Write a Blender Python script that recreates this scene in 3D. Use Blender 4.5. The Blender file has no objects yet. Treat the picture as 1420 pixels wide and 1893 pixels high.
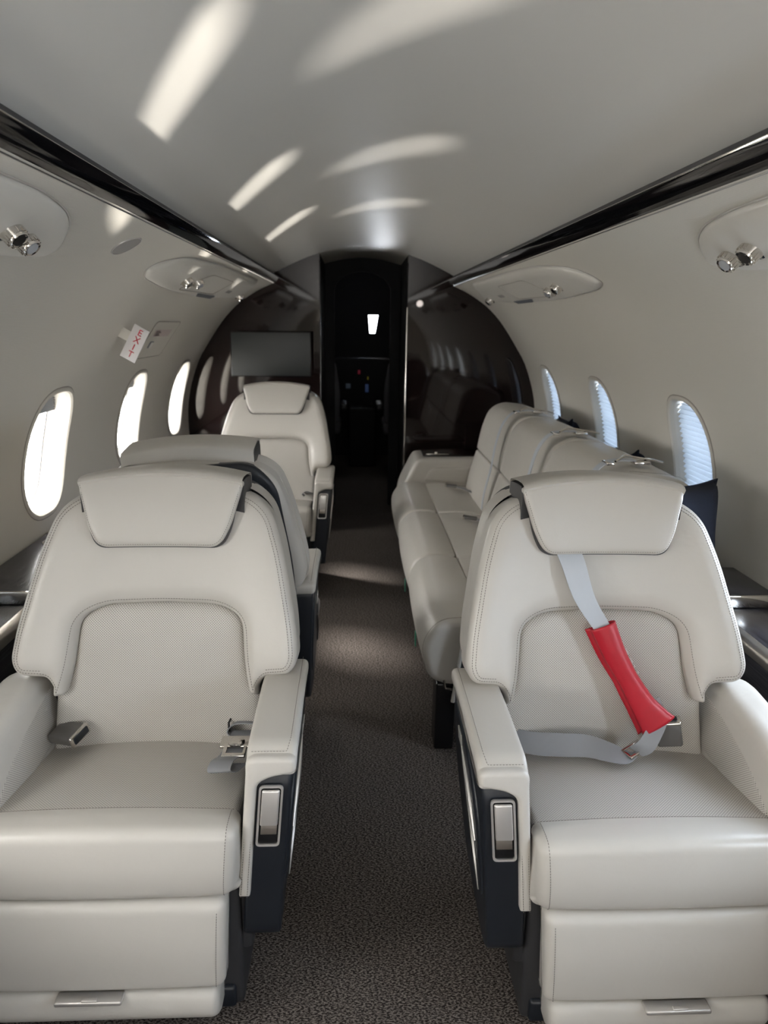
import bpy, bmesh, math, random
import numpy as np
from mathutils import Vector, Matrix
from mathutils.geometry import delaunay_2d_cdt
random.seed(7)
PI = math.pi
scn = bpy.context.scene
COL = scn.collection

# ------------------------------------------------------------------ camera
cam_d = bpy.data.cameras.new('camera')
cam = bpy.data.objects.new('camera', cam_d); COL.objects.link(cam)
R3 = Matrix(((0.99906903, -0.00288415, -0.0430437),
             (-0.04082286, 0.25941071, -0.96490392),
             (0.01394893, 0.96576279, 0.25905146)))
cam.matrix_world = Matrix.Translation((-0.06, 0, 1.38)) @ R3.to_4x4()
cam_d.sensor_fit = 'VERTICAL'; cam_d.sensor_height = 36.0; cam_d.sensor_width = 27.0
cam_d.lens = 36.0 * 1300 / 1893
cam_d.clip_start = 0.02; cam_d.clip_end = 200
cam_d.dof.use_dof = True; cam_d.dof.focus_distance = 1.45; cam_d.dof.aperture_fstop = 5.0
scn.camera = cam

# ------------------------------------------------------------------ light and exposure
EXPOSURE = 0.16
SKY_LEFT = (1.0, 0.97, 0.935, 26.0)
SKY_RIGHT = (0.76, 0.86, 1.0, 26.0)
WING_GLINT = 11.0            # sun mirrored upwards off the wing through the left windows
vs = scn.view_settings
scn.display_settings.display_device = 'sRGB'
vs.view_transform = 'Standard'; vs.look = 'None'; vs.gamma = 1.0; vs.exposure = EXPOSURE
vs.use_curve_mapping = False
scn.cycles.use_denoising = True
scn.cycles.max_bounces = 12; scn.cycles.diffuse_bounces = 7; scn.cycles.glossy_bounces = 5
scn.cycles.transparent_max_bounces = 12
scn.cycles.sample_clamp_indirect = 6.0
scn.cycles.caustics_reflective = False; scn.cycles.caustics_refractive = False

world = bpy.data.worlds.new('daylight'); scn.world = world; world.use_nodes = True
nt = world.node_tree; nt.nodes.clear()
def N(nt, t, **kw):
    n = nt.nodes.new(t)
    for k, v in kw.items(): setattr(n, k, v)
    return n
wo = N(nt, 'ShaderNodeOutputWorld'); bg = N(nt, 'ShaderNodeBackground')
tc = N(nt, 'ShaderNodeTexCoord'); sx = N(nt, 'ShaderNodeSeparateXYZ')
nt.links.new(tc.outputs['Generated'], sx.inputs[0])
mr = N(nt, 'ShaderNodeMapRange'); mr.inputs[1].default_value = -0.15; mr.inputs[2].default_value = 0.15
nt.links.new(sx.outputs[0], mr.inputs[0])
mx = N(nt, 'ShaderNodeMix', data_type='RGBA')
mx.inputs[6].default_value = tuple(c * SKY_LEFT[3] for c in SKY_LEFT[:3]) + (1,)
mx.inputs[7].default_value = tuple(c * SKY_RIGHT[3] for c in SKY_RIGHT[:3]) + (1,)
nt.links.new(mr.outputs[0], mx.inputs[0])
mz = N(nt, 'ShaderNodeMapRange'); mz.inputs[1].default_value = -0.1; mz.inputs[2].default_value = 0.05
mz.inputs[3].default_value = 0.55; mz.inputs[4].default_value = 1.0
nt.links.new(sx.outputs[2], mz.inputs[0])
nt.links.new(mx.outputs[2], bg.inputs[0]); nt.links.new(mz.outputs[0], bg.inputs[1])
nt.links.new(bg.outputs[0], wo.inputs[0])

def sun(name, direction, strength, color, angle):
    d = bpy.data.lights.new(name, 'SUN'); d.energy = strength; d.color = color; d.angle = angle
    o = bpy.data.objects.new(name, d); COL.objects.link(o)
    o.rotation_euler = Vector(direction).to_track_quat('-Z', 'Y').to_euler(); return o
sun('second_glint_sun', (1.0, -1.02, .765), WING_GLINT * .27, (1.0, .93, .84), math.radians(2))  # second upward sun, added to lay the patches along the ceiling centre
sun('sun_off_wing', (1.0, -1.33, 1.08), WING_GLINT, (1.0, 0.93, 0.84), math.radians(1.6))

sun('low_hazy_sun', (1.0, -.46, -.88), 11.0, (1.0, .94, .87), math.radians(9))

WIN_Y_L = [-1.18, -0.28, 0.62, 1.52, 2.42, 3.34, 4.24]
WIN_Y_R = [-1.25, -0.35, 0.55, 1.45, 2.35, 3.22, 4.11]
def portal(x, y, s):
    d = bpy.data.lights.new('window_daylight', 'AREA'); d.shape = 'RECTANGLE'; d.size = 0.50; d.size_y = 0.46
    d.cycles.is_portal = True
    o = bpy.data.objects.new('window_daylight', d); COL.objects.link(o)
    o.location = (x, y, 0.95); o.rotation_euler = Vector((-s, 0, -0.12 * 0)).to_track_quat('-Z', 'Z').to_euler()
for y in WIN_Y_L: portal(-1.30, y, -1)
for y in WIN_Y_R: portal(1.30, y, 1)
# upwash strips hidden in the coves of the cabin ceiling
def cove(x, s, y0, y1, e):
    d = bpy.data.lights.new('cove_light', 'AREA'); d.shape = 'RECTANGLE'; d.size = 0.02; d.size_y = y1 - y0
    d.energy = e; d.color = (1.0, 0.97, 0.93)
    o = bpy.data.objects.new('cove_light', d); COL.objects.link(o)
    o.location = (x, (y0 + y1) / 2, 1.672); o.rotation_euler = (0, s * math.radians(155), 0)
# added fill lamps: one beyond the passage, one behind the camera
def lamp(name, loc, rot, size, sy, e, c=(1, .97, .93)):
    d = bpy.data.lights.new(name, 'AREA'); d.shape = 'RECTANGLE'; d.size = size; d.size_y = sy; d.energy = e; d.color = c
    o = bpy.data.objects.new(name, d); COL.objects.link(o); o.location = loc; o.rotation_euler = rot
lamp('flight_deck_fill_lamp', (0, 6.2, 1.88), (0, 0, 0), .5, .3, .6)  # lamp added to lift the crew seats out of the dark
lamp('rear_fill_lamp', (0, -1.9, 1.05), (math.radians(90), 0, 0), 1.0, 1.3, 15, (1.0, .975, .94))  # fill added behind the camera to brighten the seat fronts, no door there

# ------------------------------------------------------------------ materials
def mat(name, color, rough=0.5, metal=0.0, spec=0.5, coat=0.0, coat_r=0.1, build=None, noise=None, bump=None, emis=None):
    m = bpy.data.materials.new(name); m.use_nodes = True
    t = m.node_tree; b = t.nodes['Principled BSDF']
    b.inputs['Base Color'].default_value = (*color, 1); b.inputs['Roughness'].default_value = rough
    b.inputs['Metallic'].default_value = metal; b.inputs['Specular IOR Level'].default_value = spec
    b.inputs['Coat Weight'].default_value = coat; b.inputs['Coat Roughness'].default_value = coat_r
    if emis: b.inputs['Emission Color'].default_value = (*emis[0], 1); b.inputs['Emission Strength'].default_value = emis[1]
    tcn = N(t, 'ShaderNodeTexCoord')
    if noise:   # (scale, amount) slight tone variation
        n = N(t, 'ShaderNodeTexNoise'); n.inputs['Scale'].default_value = noise[0]; n.inputs['Detail'].default_value = 4
        t.links.new(tcn.outputs['Object'], n.inputs['Vector'])
        x = N(t, 'ShaderNodeMix', data_type='RGBA')
        x.inputs[6].default_value = (*[c * (1 - noise[1]) for c in color], 1)
        x.inputs[7].default_value = (*[min(1, c * (1 + noise[1])) for c in color], 1)
        t.links.new(n.outputs['Fac'], x.inputs[0]); t.links.new(x.outputs[2], b.inputs['Base Color'])
    if bump:    # (scale, strength, distance)
        n = N(t, 'ShaderNodeTexNoise'); n.inputs['Scale'].default_value = bump[0]; n.inputs['Detail'].default_value = 5
        t.links.new(tcn.outputs['Object'], n.inputs['Vector'])
        bp = N(t, 'ShaderNodeBump'); bp.inputs['Strength'].default_value = bump[1]; bp.inputs['Distance'].default_value = bump[2]
        t.links.new(n.outputs['Fac'], bp.inputs['Height']); t.links.new(bp.outputs[0], b.inputs['Normal'])
    if build: build(t, b, tcn)
    return m

LEATHER_C = (0.585, 0.560, 0.520)
def leather_nodes(t, b, tcn):
    a = N(t, 'ShaderNodeTexVoronoi'); a.inputs['Scale'].default_value = 700
    n = N(t, 'ShaderNodeTexNoise'); n.inputs['Scale'].default_value = 9; n.inputs['Detail'].default_value = 3; n.inputs['Distortion'].default_value = 0.6
    w = N(t, 'ShaderNodeTexNoise'); w.inputs['Scale'].default_value = 26; w.inputs['Detail'].default_value = 5; w.inputs['Distortion'].default_value = 1.2
    for q in (a, n, w): t.links.new(tcn.outputs['Object'], q.inputs['Vector'])
    b1 = N(t, 'ShaderNodeBump'); b1.inputs['Strength'].default_value = 0.10; b1.inputs['Distance'].default_value = 0.0006
    b2 = N(t, 'ShaderNodeBump'); b2.inputs['Strength'].default_value = 0.35; b2.inputs['Distance'].default_value = 0.006
    b3 = N(t, 'ShaderNodeBump'); b3.inputs['Strength'].default_value = 0.12; b3.inputs['Distance'].default_value = 0.002
    t.links.new(a.outputs['Distance'], b1.inputs['Height']); t.links.new(n.outputs['Fac'], b2.inputs['Height']); t.links.new(w.outputs['Fac'], b3.inputs['Height'])
    t.links.new(b1.outputs[0], b2.inputs['Normal']); t.links.new(b2.outputs[0], b3.inputs['Normal']); t.links.new(b3.outputs[0], b.inputs['Normal'])
    r = N(t, 'ShaderNodeMapRange'); r.inputs[3].default_value = 0.27; r.inputs[4].default_value = 0.42
    t.links.new(w.outputs['Fac'], r.inputs[0]); t.links.new(r.outputs[0], b.inputs['Roughness'])
def perf_nodes(t, b, tcn):
    uv = tcn.outputs['UV']
    mp = N(t, 'ShaderNodeMapping'); mp.inputs['Rotation'].default_value = (0, 0, PI / 4)
    s = 1 / 0.0040; mp.inputs['Scale'].default_value = (s, s, 1)
    t.links.new(uv, mp.inputs[0])
    fr = N(t, 'ShaderNodeVectorMath', operation='FRACTION'); t.links.new(mp.outputs[0], fr.inputs[0])
    sb = N(t, 'ShaderNodeVectorMath', operation='SUBTRACT'); sb.inputs[1].default_value = (.5, .5, 0); t.links.new(fr.outputs[0], sb.inputs[0])
    sp = N(t, 'ShaderNodeSeparateXYZ'); t.links.new(sb.outputs[0], sp.inputs[0])
    cb = N(t, 'ShaderNodeCombineXYZ'); t.links.new(sp.outputs[0], cb.inputs[0]); t.links.new(sp.outputs[1], cb.inputs[1])
    ln = N(t, 'ShaderNodeVectorMath', operation='LENGTH'); t.links.new(cb.outputs[0], ln.inputs[0])
    r = N(t, 'ShaderNodeMapRange'); r.inputs[1].default_value = 0.18; r.inputs[2].default_value = 0.30
    t.links.new(ln.outputs['Value'], r.inputs[0])
    x = N(t, 'ShaderNodeMix', data_type='RGBA'); x.inputs[6].default_value = (0.12, 0.11, 0.10, 1); x.inputs[7].default_value = (*LEATHER_C, 1)
    t.links.new(r.outputs[0], x.inputs[0]); t.links.new(x.outputs[2], b.inputs['Base Color'])
    n = N(t, 'ShaderNodeTexNoise'); n.inputs['Scale'].default_value = 9; t.links.new(tcn.outputs['Object'], n.inputs['Vector'])
    b1 = N(t, 'ShaderNodeBump'); b1.inputs['Strength'].default_value = 0.4; b1.inputs['Distance'].default_value = 0.0006; t.links.new(r.outputs[0], b1.inputs['Height'])
    b2 = N(t, 'ShaderNodeBump'); b2.inputs['Strength'].default_value = 0.3; b2.inputs['Distance'].default_value = 0.006; t.links.new(n.outputs['Fac'], b2.inputs['Height'])
    t.links.new(b1.outputs[0], b2.inputs['Normal']); t.links.new(b2.outputs[0], b.inputs['Normal'])
def wood_nodes(t, b, tcn):
    mp = N(t, 'ShaderNodeMapping'); mp.inputs['Scale'].default_value = (60, 5, 160)
    t.links.new(tcn.outputs['Object'], mp.inputs[0])
    n = N(t, 'ShaderNodeTexNoise'); n.inputs['Scale'].default_value = 1.6; n.inputs['Detail'].default_value = 6; t.links.new(mp.outputs[0], n.inputs['Vector'])
    cr = N(t, 'ShaderNodeValToRGB'); cr.color_ramp.elements[0].position = .38; cr.color_ramp.elements[1].position = .68
    cr.color_ramp.elements[0].color = (0.012, 0.012, 0.018, 1); cr.color_ramp.elements[1].color = (0.055, 0.053, 0.060, 1)
    t.links.new(n.outputs['Fac'], cr.inputs[0]); t.links.new(cr.outputs[0], b.inputs['Base Color'])
    bp = N(t, 'ShaderNodeBump'); bp.inputs['Strength'].default_value = .35; bp.inputs['Distance'].default_value = .001
    t.links.new(n.outputs['Fac'], bp.inputs['Height']); t.links.new(bp.outputs[0], b.inputs['Normal'])
def carpet_nodes(t, b, tcn):
    mp = N(t, 'ShaderNodeMapping'); mp.inputs['Rotation'].default_value = (0, 0, math.radians(38)); mp.inputs['Scale'].default_value = (1.0, 1.9, 1)
    t.links.new(tcn.outputs['Object'], mp.inputs[0])
    n = N(t, 'ShaderNodeTexNoise'); n.inputs['Scale'].default_value = 165; n.inputs['Detail'].default_value = 2.5; n.inputs['Roughness'].default_value = .65
    t.links.new(mp.outputs[0], n.inputs['Vector'])
    cr = N(t, 'ShaderNodeValToRGB'); e = cr.color_ramp.elements
    e[0].position = .44; e[0].color = (0.026, 0.021, 0.019, 1); e[1].position = .60; e[1].color = (0.25, 0.218, 0.198, 1)
    t.links.new(n.outputs['Fac'], cr.inputs[0])
    n2 = N(t, 'ShaderNodeTexNoise'); n2.inputs['Scale'].default_value = 3; t.links.new(tcn.outputs['Object'], n2.inputs['Vector'])
    x = N(t, 'ShaderNodeMix', data_type='RGBA', blend_type='MULTIPLY'); x.inputs[0].default_value = .25
    t.links.new(cr.outputs[0], x.inputs[6]); t.links.new(n2.outputs['Fac'], x.inputs[7]); t.links.new(x.outputs[2], b.inputs['Base Color'])
    bp = N(t, 'ShaderNodeBump'); bp.inputs['Strength'].default_value = .6; bp.inputs['Distance'].default_value = .003
    t.links.new(n.outputs['Fac'], bp.inputs['Height']); t.links.new(bp.outputs[0], b.inputs['Normal'])
def rib_nodes(t, b, tcn):
    sp = N(t, 'ShaderNodeSeparateXYZ'); t.links.new(tcn.outputs['UV'], sp.inputs[0])
    m = N(t, 'ShaderNodeMath', operation='MULTIPLY'); m.inputs[1].default_value = 2 * PI / 0.0042; t.links.new(sp.outputs[0], m.inputs[0])
    s = N(t, 'ShaderNodeMath', operation='SINE'); t.links.new(m.outputs[0], s.inputs[0])
    bp = N(t, 'ShaderNodeBump'); bp.inputs['Strength'].default_value = .16; bp.inputs['Distance'].default_value = .0006
    t.links.new(s.outputs[0], bp.inputs['Height'])
    n = N(t, 'ShaderNodeTexNoise'); n.inputs['Scale'].default_value = 500; t.links.new(tcn.outputs['Object'], n.inputs['Vector'])
    b2 = N(t, 'ShaderNodeBump'); b2.inputs['Strength'].default_value = .1; b2.inputs['Distance'].default_value = .0006
    t.links.new(n.outputs['Fac'], b2.inputs['Height']); t.links.new(bp.outputs[0], b2.inputs['Normal']); t.links.new(b2.outputs[0], b.inputs['Normal'])
def web_nodes(t, b, tcn):
    w = N(t, 'ShaderNodeTexWave'); w.inputs['Scale'].default_value = 260; w.inputs['Distortion'].default_value = .3
    t.links.new(tcn.outputs['UV'], w.inputs['Vector'])
    bp = N(t, 'ShaderNodeBump'); bp.inputs['Strength'].default_value = .5; bp.inputs['Distance'].default_value = .0005
    t.links.new(w.outputs['Fac'], bp.inputs['Height']); t.links.new(bp.outputs[0], b.inputs['Normal'])
def brushed(axis):
    def f(t, b, tcn):
        mp = N(t, 'ShaderNodeMapping'); sc = [900, 900, 900]; sc[axis] = 6; mp.inputs['Scale'].default_value = sc
        t.links.new(tcn.outputs['Object'], mp.inputs[0])
        n = N(t, 'ShaderNodeTexNoise'); n.inputs['Scale'].default_value = 1; t.links.new(mp.outputs[0], n.inputs['Vector'])
        r = N(t, 'ShaderNodeMapRange'); r.inputs[3].default_value = .28; r.inputs[4].default_value = .48
        t.links.new(n.outputs['Fac'], r.inputs[0]); t.links.new(r.outputs[0], b.inputs['Roughness'])
    return f
M = {}
M['leather'] = mat('leather', LEATHER_C, .42, build=leather_nodes, noise=(5, .03))
M['perforated'] = mat('perforated_leather', LEATHER_C, .45, build=perf_nodes)
M['stitch'] = mat('stitch_thread', (.17, .155, .14), .8)
M['seam'] = mat('seam_shadow_piping', (.33, .30, .265), .6, bump=(300, .1, .001))
M['navy'] = mat('navy_leather', (.012, .015, .021), .42, bump=(600, .15, .0006))
M['charcoal'] = mat('charcoal_vinyl', (.035, .035, .038), .45, bump=(500, .2, .0008))
M['chrome'] = mat('polished_metal', (.72, .69, .65), .09, 1.0, noise=(4, .03))
M['bead'] = mat('dull_metal_bead', (.34, .33, .32), .3, 1.0, noise=(10, .05))
M['satin'] = mat('brushed_metal', (.80, .775, .75), .38, .75, build=brushed(2))
M['satin_y'] = mat('brushed_metal_lengthwise', (.60, .56, .51), .30, 1.0, build=brushed(1))
M['black'] = mat('black_plastic', (.008, .008, .009), .25, noise=(30, .1))
M['wood'] = mat('dark_open_grain_wood', (.03, .03, .035), .42, build=wood_nodes)
M['top'] = mat('charcoal_veneer_top', (.04, .037, .038), .22, build=wood_nodes)
M['top'].node_tree.nodes['Principled BSDF'].inputs['Coat Weight'].default_value = .3
M['carpet'] = mat('woven_carpet', (.05, .04, .035), .95, spec=.1, build=carpet_nodes)
M['wall'] = mat('ribbed_wall_fabric', (.72, .69, .625), .55, spec=.35, build=rib_nodes)
M['ceiling'] = mat('satin_headliner', (.76, .745, .705), .28, spec=.5, bump=(6, .06, .01), noise=(2, .02))
M['soffit'] = mat('satin_soffit', (.66, .63, .56), .3, noise=(3, .02))
M['shell'] = mat('off_white_shell', (.76, .735, .68), .35, noise=(20, .02))
M['gloss_brown'] = mat('gloss_brown_veneer', (.013, .0078, .0072), .045, spec=.44, noise=(8, .25))
M['gloss_black'] = mat('gloss_black_strip', (.006, .006, .007), .05, spec=.7, noise=(10, .1))
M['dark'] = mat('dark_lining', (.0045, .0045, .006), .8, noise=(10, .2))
M['screen'] = mat('dark_screen_glass', (.024, .028, .028), .42, spec=.6, noise=(2, .08))
M['webbing'] = mat('grey_webbing', (.30, .31, .33), .42, build=web_nodes)
M['webbing_light'] = mat('pale_webbing', (.56, .60, .66), .4, build=web_nodes)
M['buckle_grey'] = mat('grey_buckle_plastic', (.13, .125, .12), .38, noise=(40, .05))
M['red'] = mat('red_leather', (.44, .010, .024), .36, bump=(400, .15, .0006), noise=(20, .05))
M['navy_cloth'] = mat('navy_pillow_cloth', (.006, .010, .024), .85, bump=(350, .5, .002), noise=(30, .2))
M['grille'] = mat('speaker_mesh', (.40, .385, .37), .6, bump=(900, .6, .001))
M['sign_white'] = mat('sign_white', (.72, .70, .70), .35, noise=(30, .02))
M['sign_red'] = mat('sign_red', (.55, .02, .05), .4, noise=(30, .05))
M['label'] = mat('grey_label', (.16, .17, .20), .3, noise=(30, .05))
M['label_pink'] = mat('placard_paper', (.62, .52, .50), .4, noise=(30, .03))
M['green'] = mat('green_pull_tab', (.03, .22, .14), .5, noise=(30, .1))
M['grey_seat'] = mat('grey_sheepskin', (.16, .16, .175), .9, bump=(200, .5, .004))
M['lens'] = mat('lamp_lens', (.45, .47, .50), .25, bump=(800, .3, .001))
M['window_frame'] = mat('window_reveal', (.62, .59, .53), .35, noise=(8, .02))
# thin clear window pane
m = bpy.data.materials.new('window_pane'); m.use_nodes = True; t = m.node_tree; t.nodes.clear()
o_ = N(t, 'ShaderNodeOutputMaterial'); tr = N(t, 'ShaderNodeBsdfTransparent'); gl = N(t, 'ShaderNodeBsdfGlossy'); gl.inputs['Roughness'].default_value = .02
tr.inputs[0].default_value = (.94, .95, .95, 1)
ms = N(t, 'ShaderNodeMixShader'); ms.inputs[0].default_value = .06
t.links.new(tr.outputs[0], ms.inputs[1]); t.links.new(gl.outputs[0], ms.inputs[2]); t.links.new(ms.outputs[0], o_.inputs[0])
M['pane'] = m
# translucent pleated shade cloth
m = bpy.data.materials.new('pleated_shade_cloth'); m.use_nodes = True; t = m.node_tree; t.nodes.clear()
o_ = N(t, 'ShaderNodeOutputMaterial'); di = N(t, 'ShaderNodeBsdfDiffuse'); tl = N(t, 'ShaderNodeBsdfTranslucent'); ms = N(t, 'ShaderNodeMixShader')
di.inputs[0].default_value = (.70, .75, .80, 1); tl.inputs[0].default_value = (.074, .083, .094, 1); ms.inputs[0].default_value = .5
nn = N(t, 'ShaderNodeTexNoise'); nn.inputs['Scale'].default_value = 200; bb = N(t, 'ShaderNodeBump'); bb.inputs['Strength'].default_value = .1
t.links.new(nn.outputs['Fac'], bb.inputs['Height']); t.links.new(bb.outputs[0], di.inputs['Normal'])
t.links.new(di.outputs[0], ms.inputs[1]); t.links.new(tl.outputs[0], ms.inputs[2]); t.links.new(ms.outputs[0], o_.inputs[0])
M['shade'] = m

# ------------------------------------------------------------------ geometry helpers
class MB:
    """collects vertices / faces of ONE mesh"""
    def __init__(s): s.v = []; s.f = []; s.uv = {}
    def add(s, v, f, uv=None):
        b = len(s.v); s.v += [tuple(p) for p in v]; s.f += [tuple(i + b for i in q) for q in f]
        if uv is not None:
            for i, u in enumerate(uv): s.uv[b + i] = u
        return s
    def box(s, x0, x1, y0, y1, z0, z1, r=0.0, fn=None):
        if r <= 0:
            v = [(x, y, z) for z in (z0, z1) for y in (y0, y1) for x in (x0, x1)]
            f = [(0, 2, 3, 1), (4, 5, 7, 6), (0, 1, 5, 4), (2, 6, 7, 3), (0, 4, 6, 2), (1, 3, 7, 5)]
            if fn: v = [fn(*p) for p in v]
            return s.add(v, f)
        r = min(r, (x1 - x0) / 2.01, (y1 - y0) / 2.01, (z1 - z0) / 2.01)
        bm = bmesh.new(); bmesh.ops.create_cube(bm, size=1)
        for p in bm.verts: p.co = ((x0 + x1) / 2 + p.co.x * (x1 - x0), (y0 + y1) / 2 + p.co.y * (y1 - y0), (z0 + z1) / 2 + p.co.z * (z1 - z0))
        bmesh.ops.bevel(bm, geom=bm.edges[:], offset=r, segments=3, profile=.5, affect='EDGES')
        return s.bm(bm, fn)
    def bm(s, bm, fn=None):
        bm.verts.index_update()
        v = [tuple(p.co) for p in bm.verts]; f = [tuple(q.index for q in fc.verts) for fc in bm.faces]; bm.free()
        if fn: v = [fn(*p) for p in v]
        return s.add(v, f)
    def tube(s, pts, r, n=8, closed=False, fn=None):
        P = [Vector(p) for p in pts]; k = len(P); v = []; f = []
        prev = None
        for i, p in enumerate(P):
            a = P[(i - 1) % k] if (closed or i > 0) else p; b = P[(i + 1) % k] if (closed or i < k - 1) else p
            t = (b - a).normalized() if (b - a).length > 1e-9 else Vector((0, 0, 1))
            ref = prev if prev is not None else (Vector((0, 0, 1)) if abs(t.z) < .9 else Vector((1, 0, 0)))
            u = t.cross(ref).normalized(); w = u.cross(t).normalized(); prev = w
            rr = r[i] if isinstance(r, (list, tuple)) else r
            for j in range(n):
                an = 2 * PI * j / n; v.append(p + (u * math.cos(an) + w * math.sin(an)) * rr)
        m = k if closed else k - 1
        for i in range(m):
            for j in range(n):
                a = i * n + j; b = i * n + (j + 1) % n; c = ((i + 1) % k) * n + (j + 1) % n; d = ((i + 1) % k) * n + j
                f.append((a, b, c, d))
        if not closed: f.append(tuple(reversed(range(n)))); f.append(tuple((k - 1) * n + j for j in range(n)))
        if fn: v = [fn(*p) for p in v]
        return s.add(v, f)
    def lathe(s, prof, base, axis, n=24, caps=True):
        """prof: list of (radius, height) along axis from base"""
        ax = Vector(axis).normalized(); u = ax.orthogonal().normalized(); w = ax.cross(u); B = Vector(base)
        v = []; f = []
        for r, h in prof:
            for j in range(n):
                a = 2 * PI * j / n; v.append(B + ax * h + (u * math.cos(a) + w * math.sin(a)) * r)
        for i in range(len(prof) - 1):
            for j in range(n): f.append((i * n + j, i * n + (j + 1) % n, (i + 1) * n + (j + 1) % n, (i + 1) * n + j))
        if caps: f.append(tuple(reversed(range(n)))); f.append(tuple((len(prof) - 1) * n + j for j in range(n)))
        return s.add(v, f)
    def ribbon(s, L, Rr, thick=0.0012, n=None):
        """strip between point lists L and Rr with thickness"""
        L = [Vector(p) for p in L]; Rr = [Vector(p) for p in Rr]; k = len(L); v = []; f = []; uv = []; d = 0
        for i in range(k):
            t = L[min(i + 1, k - 1)] - L[max(i - 1, 0)]; nr = t.cross(Rr[i] - L[i]); nr = nr.normalized() if nr.length > 1e-9 else Vector((0, 0, 1))
            if i: d += ((L[i] + Rr[i]) / 2 - (L[i - 1] + Rr[i - 1]) / 2).length
            for p, u in ((L[i] + nr * thick, 0), (Rr[i] + nr * thick, .05), (Rr[i] - nr * thick, .05), (L[i] - nr * thick, 0)): v.append(p); uv.append((u, d))
        for i in range(k - 1):
            for j in range(4): f.append((i * 4 + j, i * 4 + (j + 1) % 4, (i + 1) * 4 + (j + 1) % 4, (i + 1) * 4 + j))
        f.append((3, 2, 1, 0)); f.append(tuple((k - 1) * 4 + j for j in range(4)))
        return s.add(v, f, uv)
    def build(s, name, m, parent=None, smooth=35, **props):
        me = bpy.data.meshes.new(name); me.from_pydata(s.v, [], s.f); me.update()
        bm = bmesh.new(); bm.from_mesh(me); bmesh.ops.recalc_face_normals(bm, faces=bm.faces[:]); bm.to_mesh(me); bm.free()
        if s.uv:
            ul = me.uv_layers.new(name='UVMap')
            for lp in me.loops: ul.data[lp.index].uv = s.uv.get(lp.vertex_index, (0, 0))
        if smooth:
            me.shade_smooth(); me.set_sharp_from_angle(angle=math.radians(smooth))
        me.materials.append(M[m]); o = bpy.data.objects.new(name, me); COL.objects.link(o)
        if parent is not None: o.parent = parent
        for k, q in props.items(): o[k] = q
        return o

def rp(pts, n=5, closed=True):
    """polygon with rounded corners: pts (a, b, radius)"""
    out = []; k = len(pts)
    for i, p in enumerate(pts):
        P = np.array(p[:2], float); r = p[2] if len(p) > 2 else 0
        if r <= 0 or (not closed and i in (0, k - 1)): out.append(tuple(P)); continue
        A = np.array(pts[(i - 1) % k][:2], float); B = np.array(pts[(i + 1) % k][:2], float)
        da = A - P; db = B - P; la = np.linalg.norm(da); lb = np.linalg.norm(db); rr = min(r, la * .49, lb * .49)
        a = P + da / la * rr; b = P + db / lb * rr
        for j in range(n + 1):
            q = j / n; out.append(tuple((1 - q) ** 2 * a + 2 * q * (1 - q) * P + q * q * b))
    return out
def resample(poly, step, closed=True):
    P = [np.array(p, float) for p in poly]; out = []; k = len(P)
    for i in range(k if closed else k - 1):
        a, b = P[i], P[(i + 1) % k]; L = np.linalg.norm(b - a); n = max(1, int(math.ceil(L / step)))
        for j in range(n): out.append(a + (b - a) * j / n)
    if not closed: out.append(P[-1])
    return np.array(out)
def area2(P): x, y = P[:, 0], P[:, 1]; return np.sum(x * np.roll(y, -1) - np.roll(x, -1) * y)
def polydist(Q, P):
    A = P; B = np.roll(P, -1, axis=0); d = B - A; L2 = (d ** 2).sum(1) + 1e-15; best = np.full(len(Q), 1e9)
    for i in range(len(A)):
        t = np.clip(((Q - A[i]) @ d[i]) / L2[i], 0, 1); e = Q - A[i] - t[:, None] * d[i]; best = np.minimum(best, np.hypot(e[:, 0], e[:, 1]))
    return best
def inside(Q, P):
    r = np.zeros(len(Q), bool); A = P; B = np.roll(P, -1, axis=0)
    for i in range(len(A)):
        c = ((A[i, 1] > Q[:, 1]) != (B[i, 1] > Q[:, 1]))
        with np.errstate(divide='ignore', invalid='ignore'): xx = (B[i, 0] - A[i, 0]) * (Q[:, 1] - A[i, 1]) / (B[i, 1] - A[i, 1]) + A[i, 0]
        r ^= c & (Q[:, 0] < xx)
    return r
def normals2(P):
    """inward normals of a ccw ring"""
    t = np.roll(P, -1, axis=0) - np.roll(P, 1, axis=0); t /= (np.linalg.norm(t, axis=1)[:, None] + 1e-12)
    return np.stack([-t[:, 1], t[:, 0]], 1)
def prof_h(d, T, r): q = np.clip(d / r, 0, 1); return T * np.sqrt(np.clip(1 - (1 - q) ** 2, 0, 1))
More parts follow.
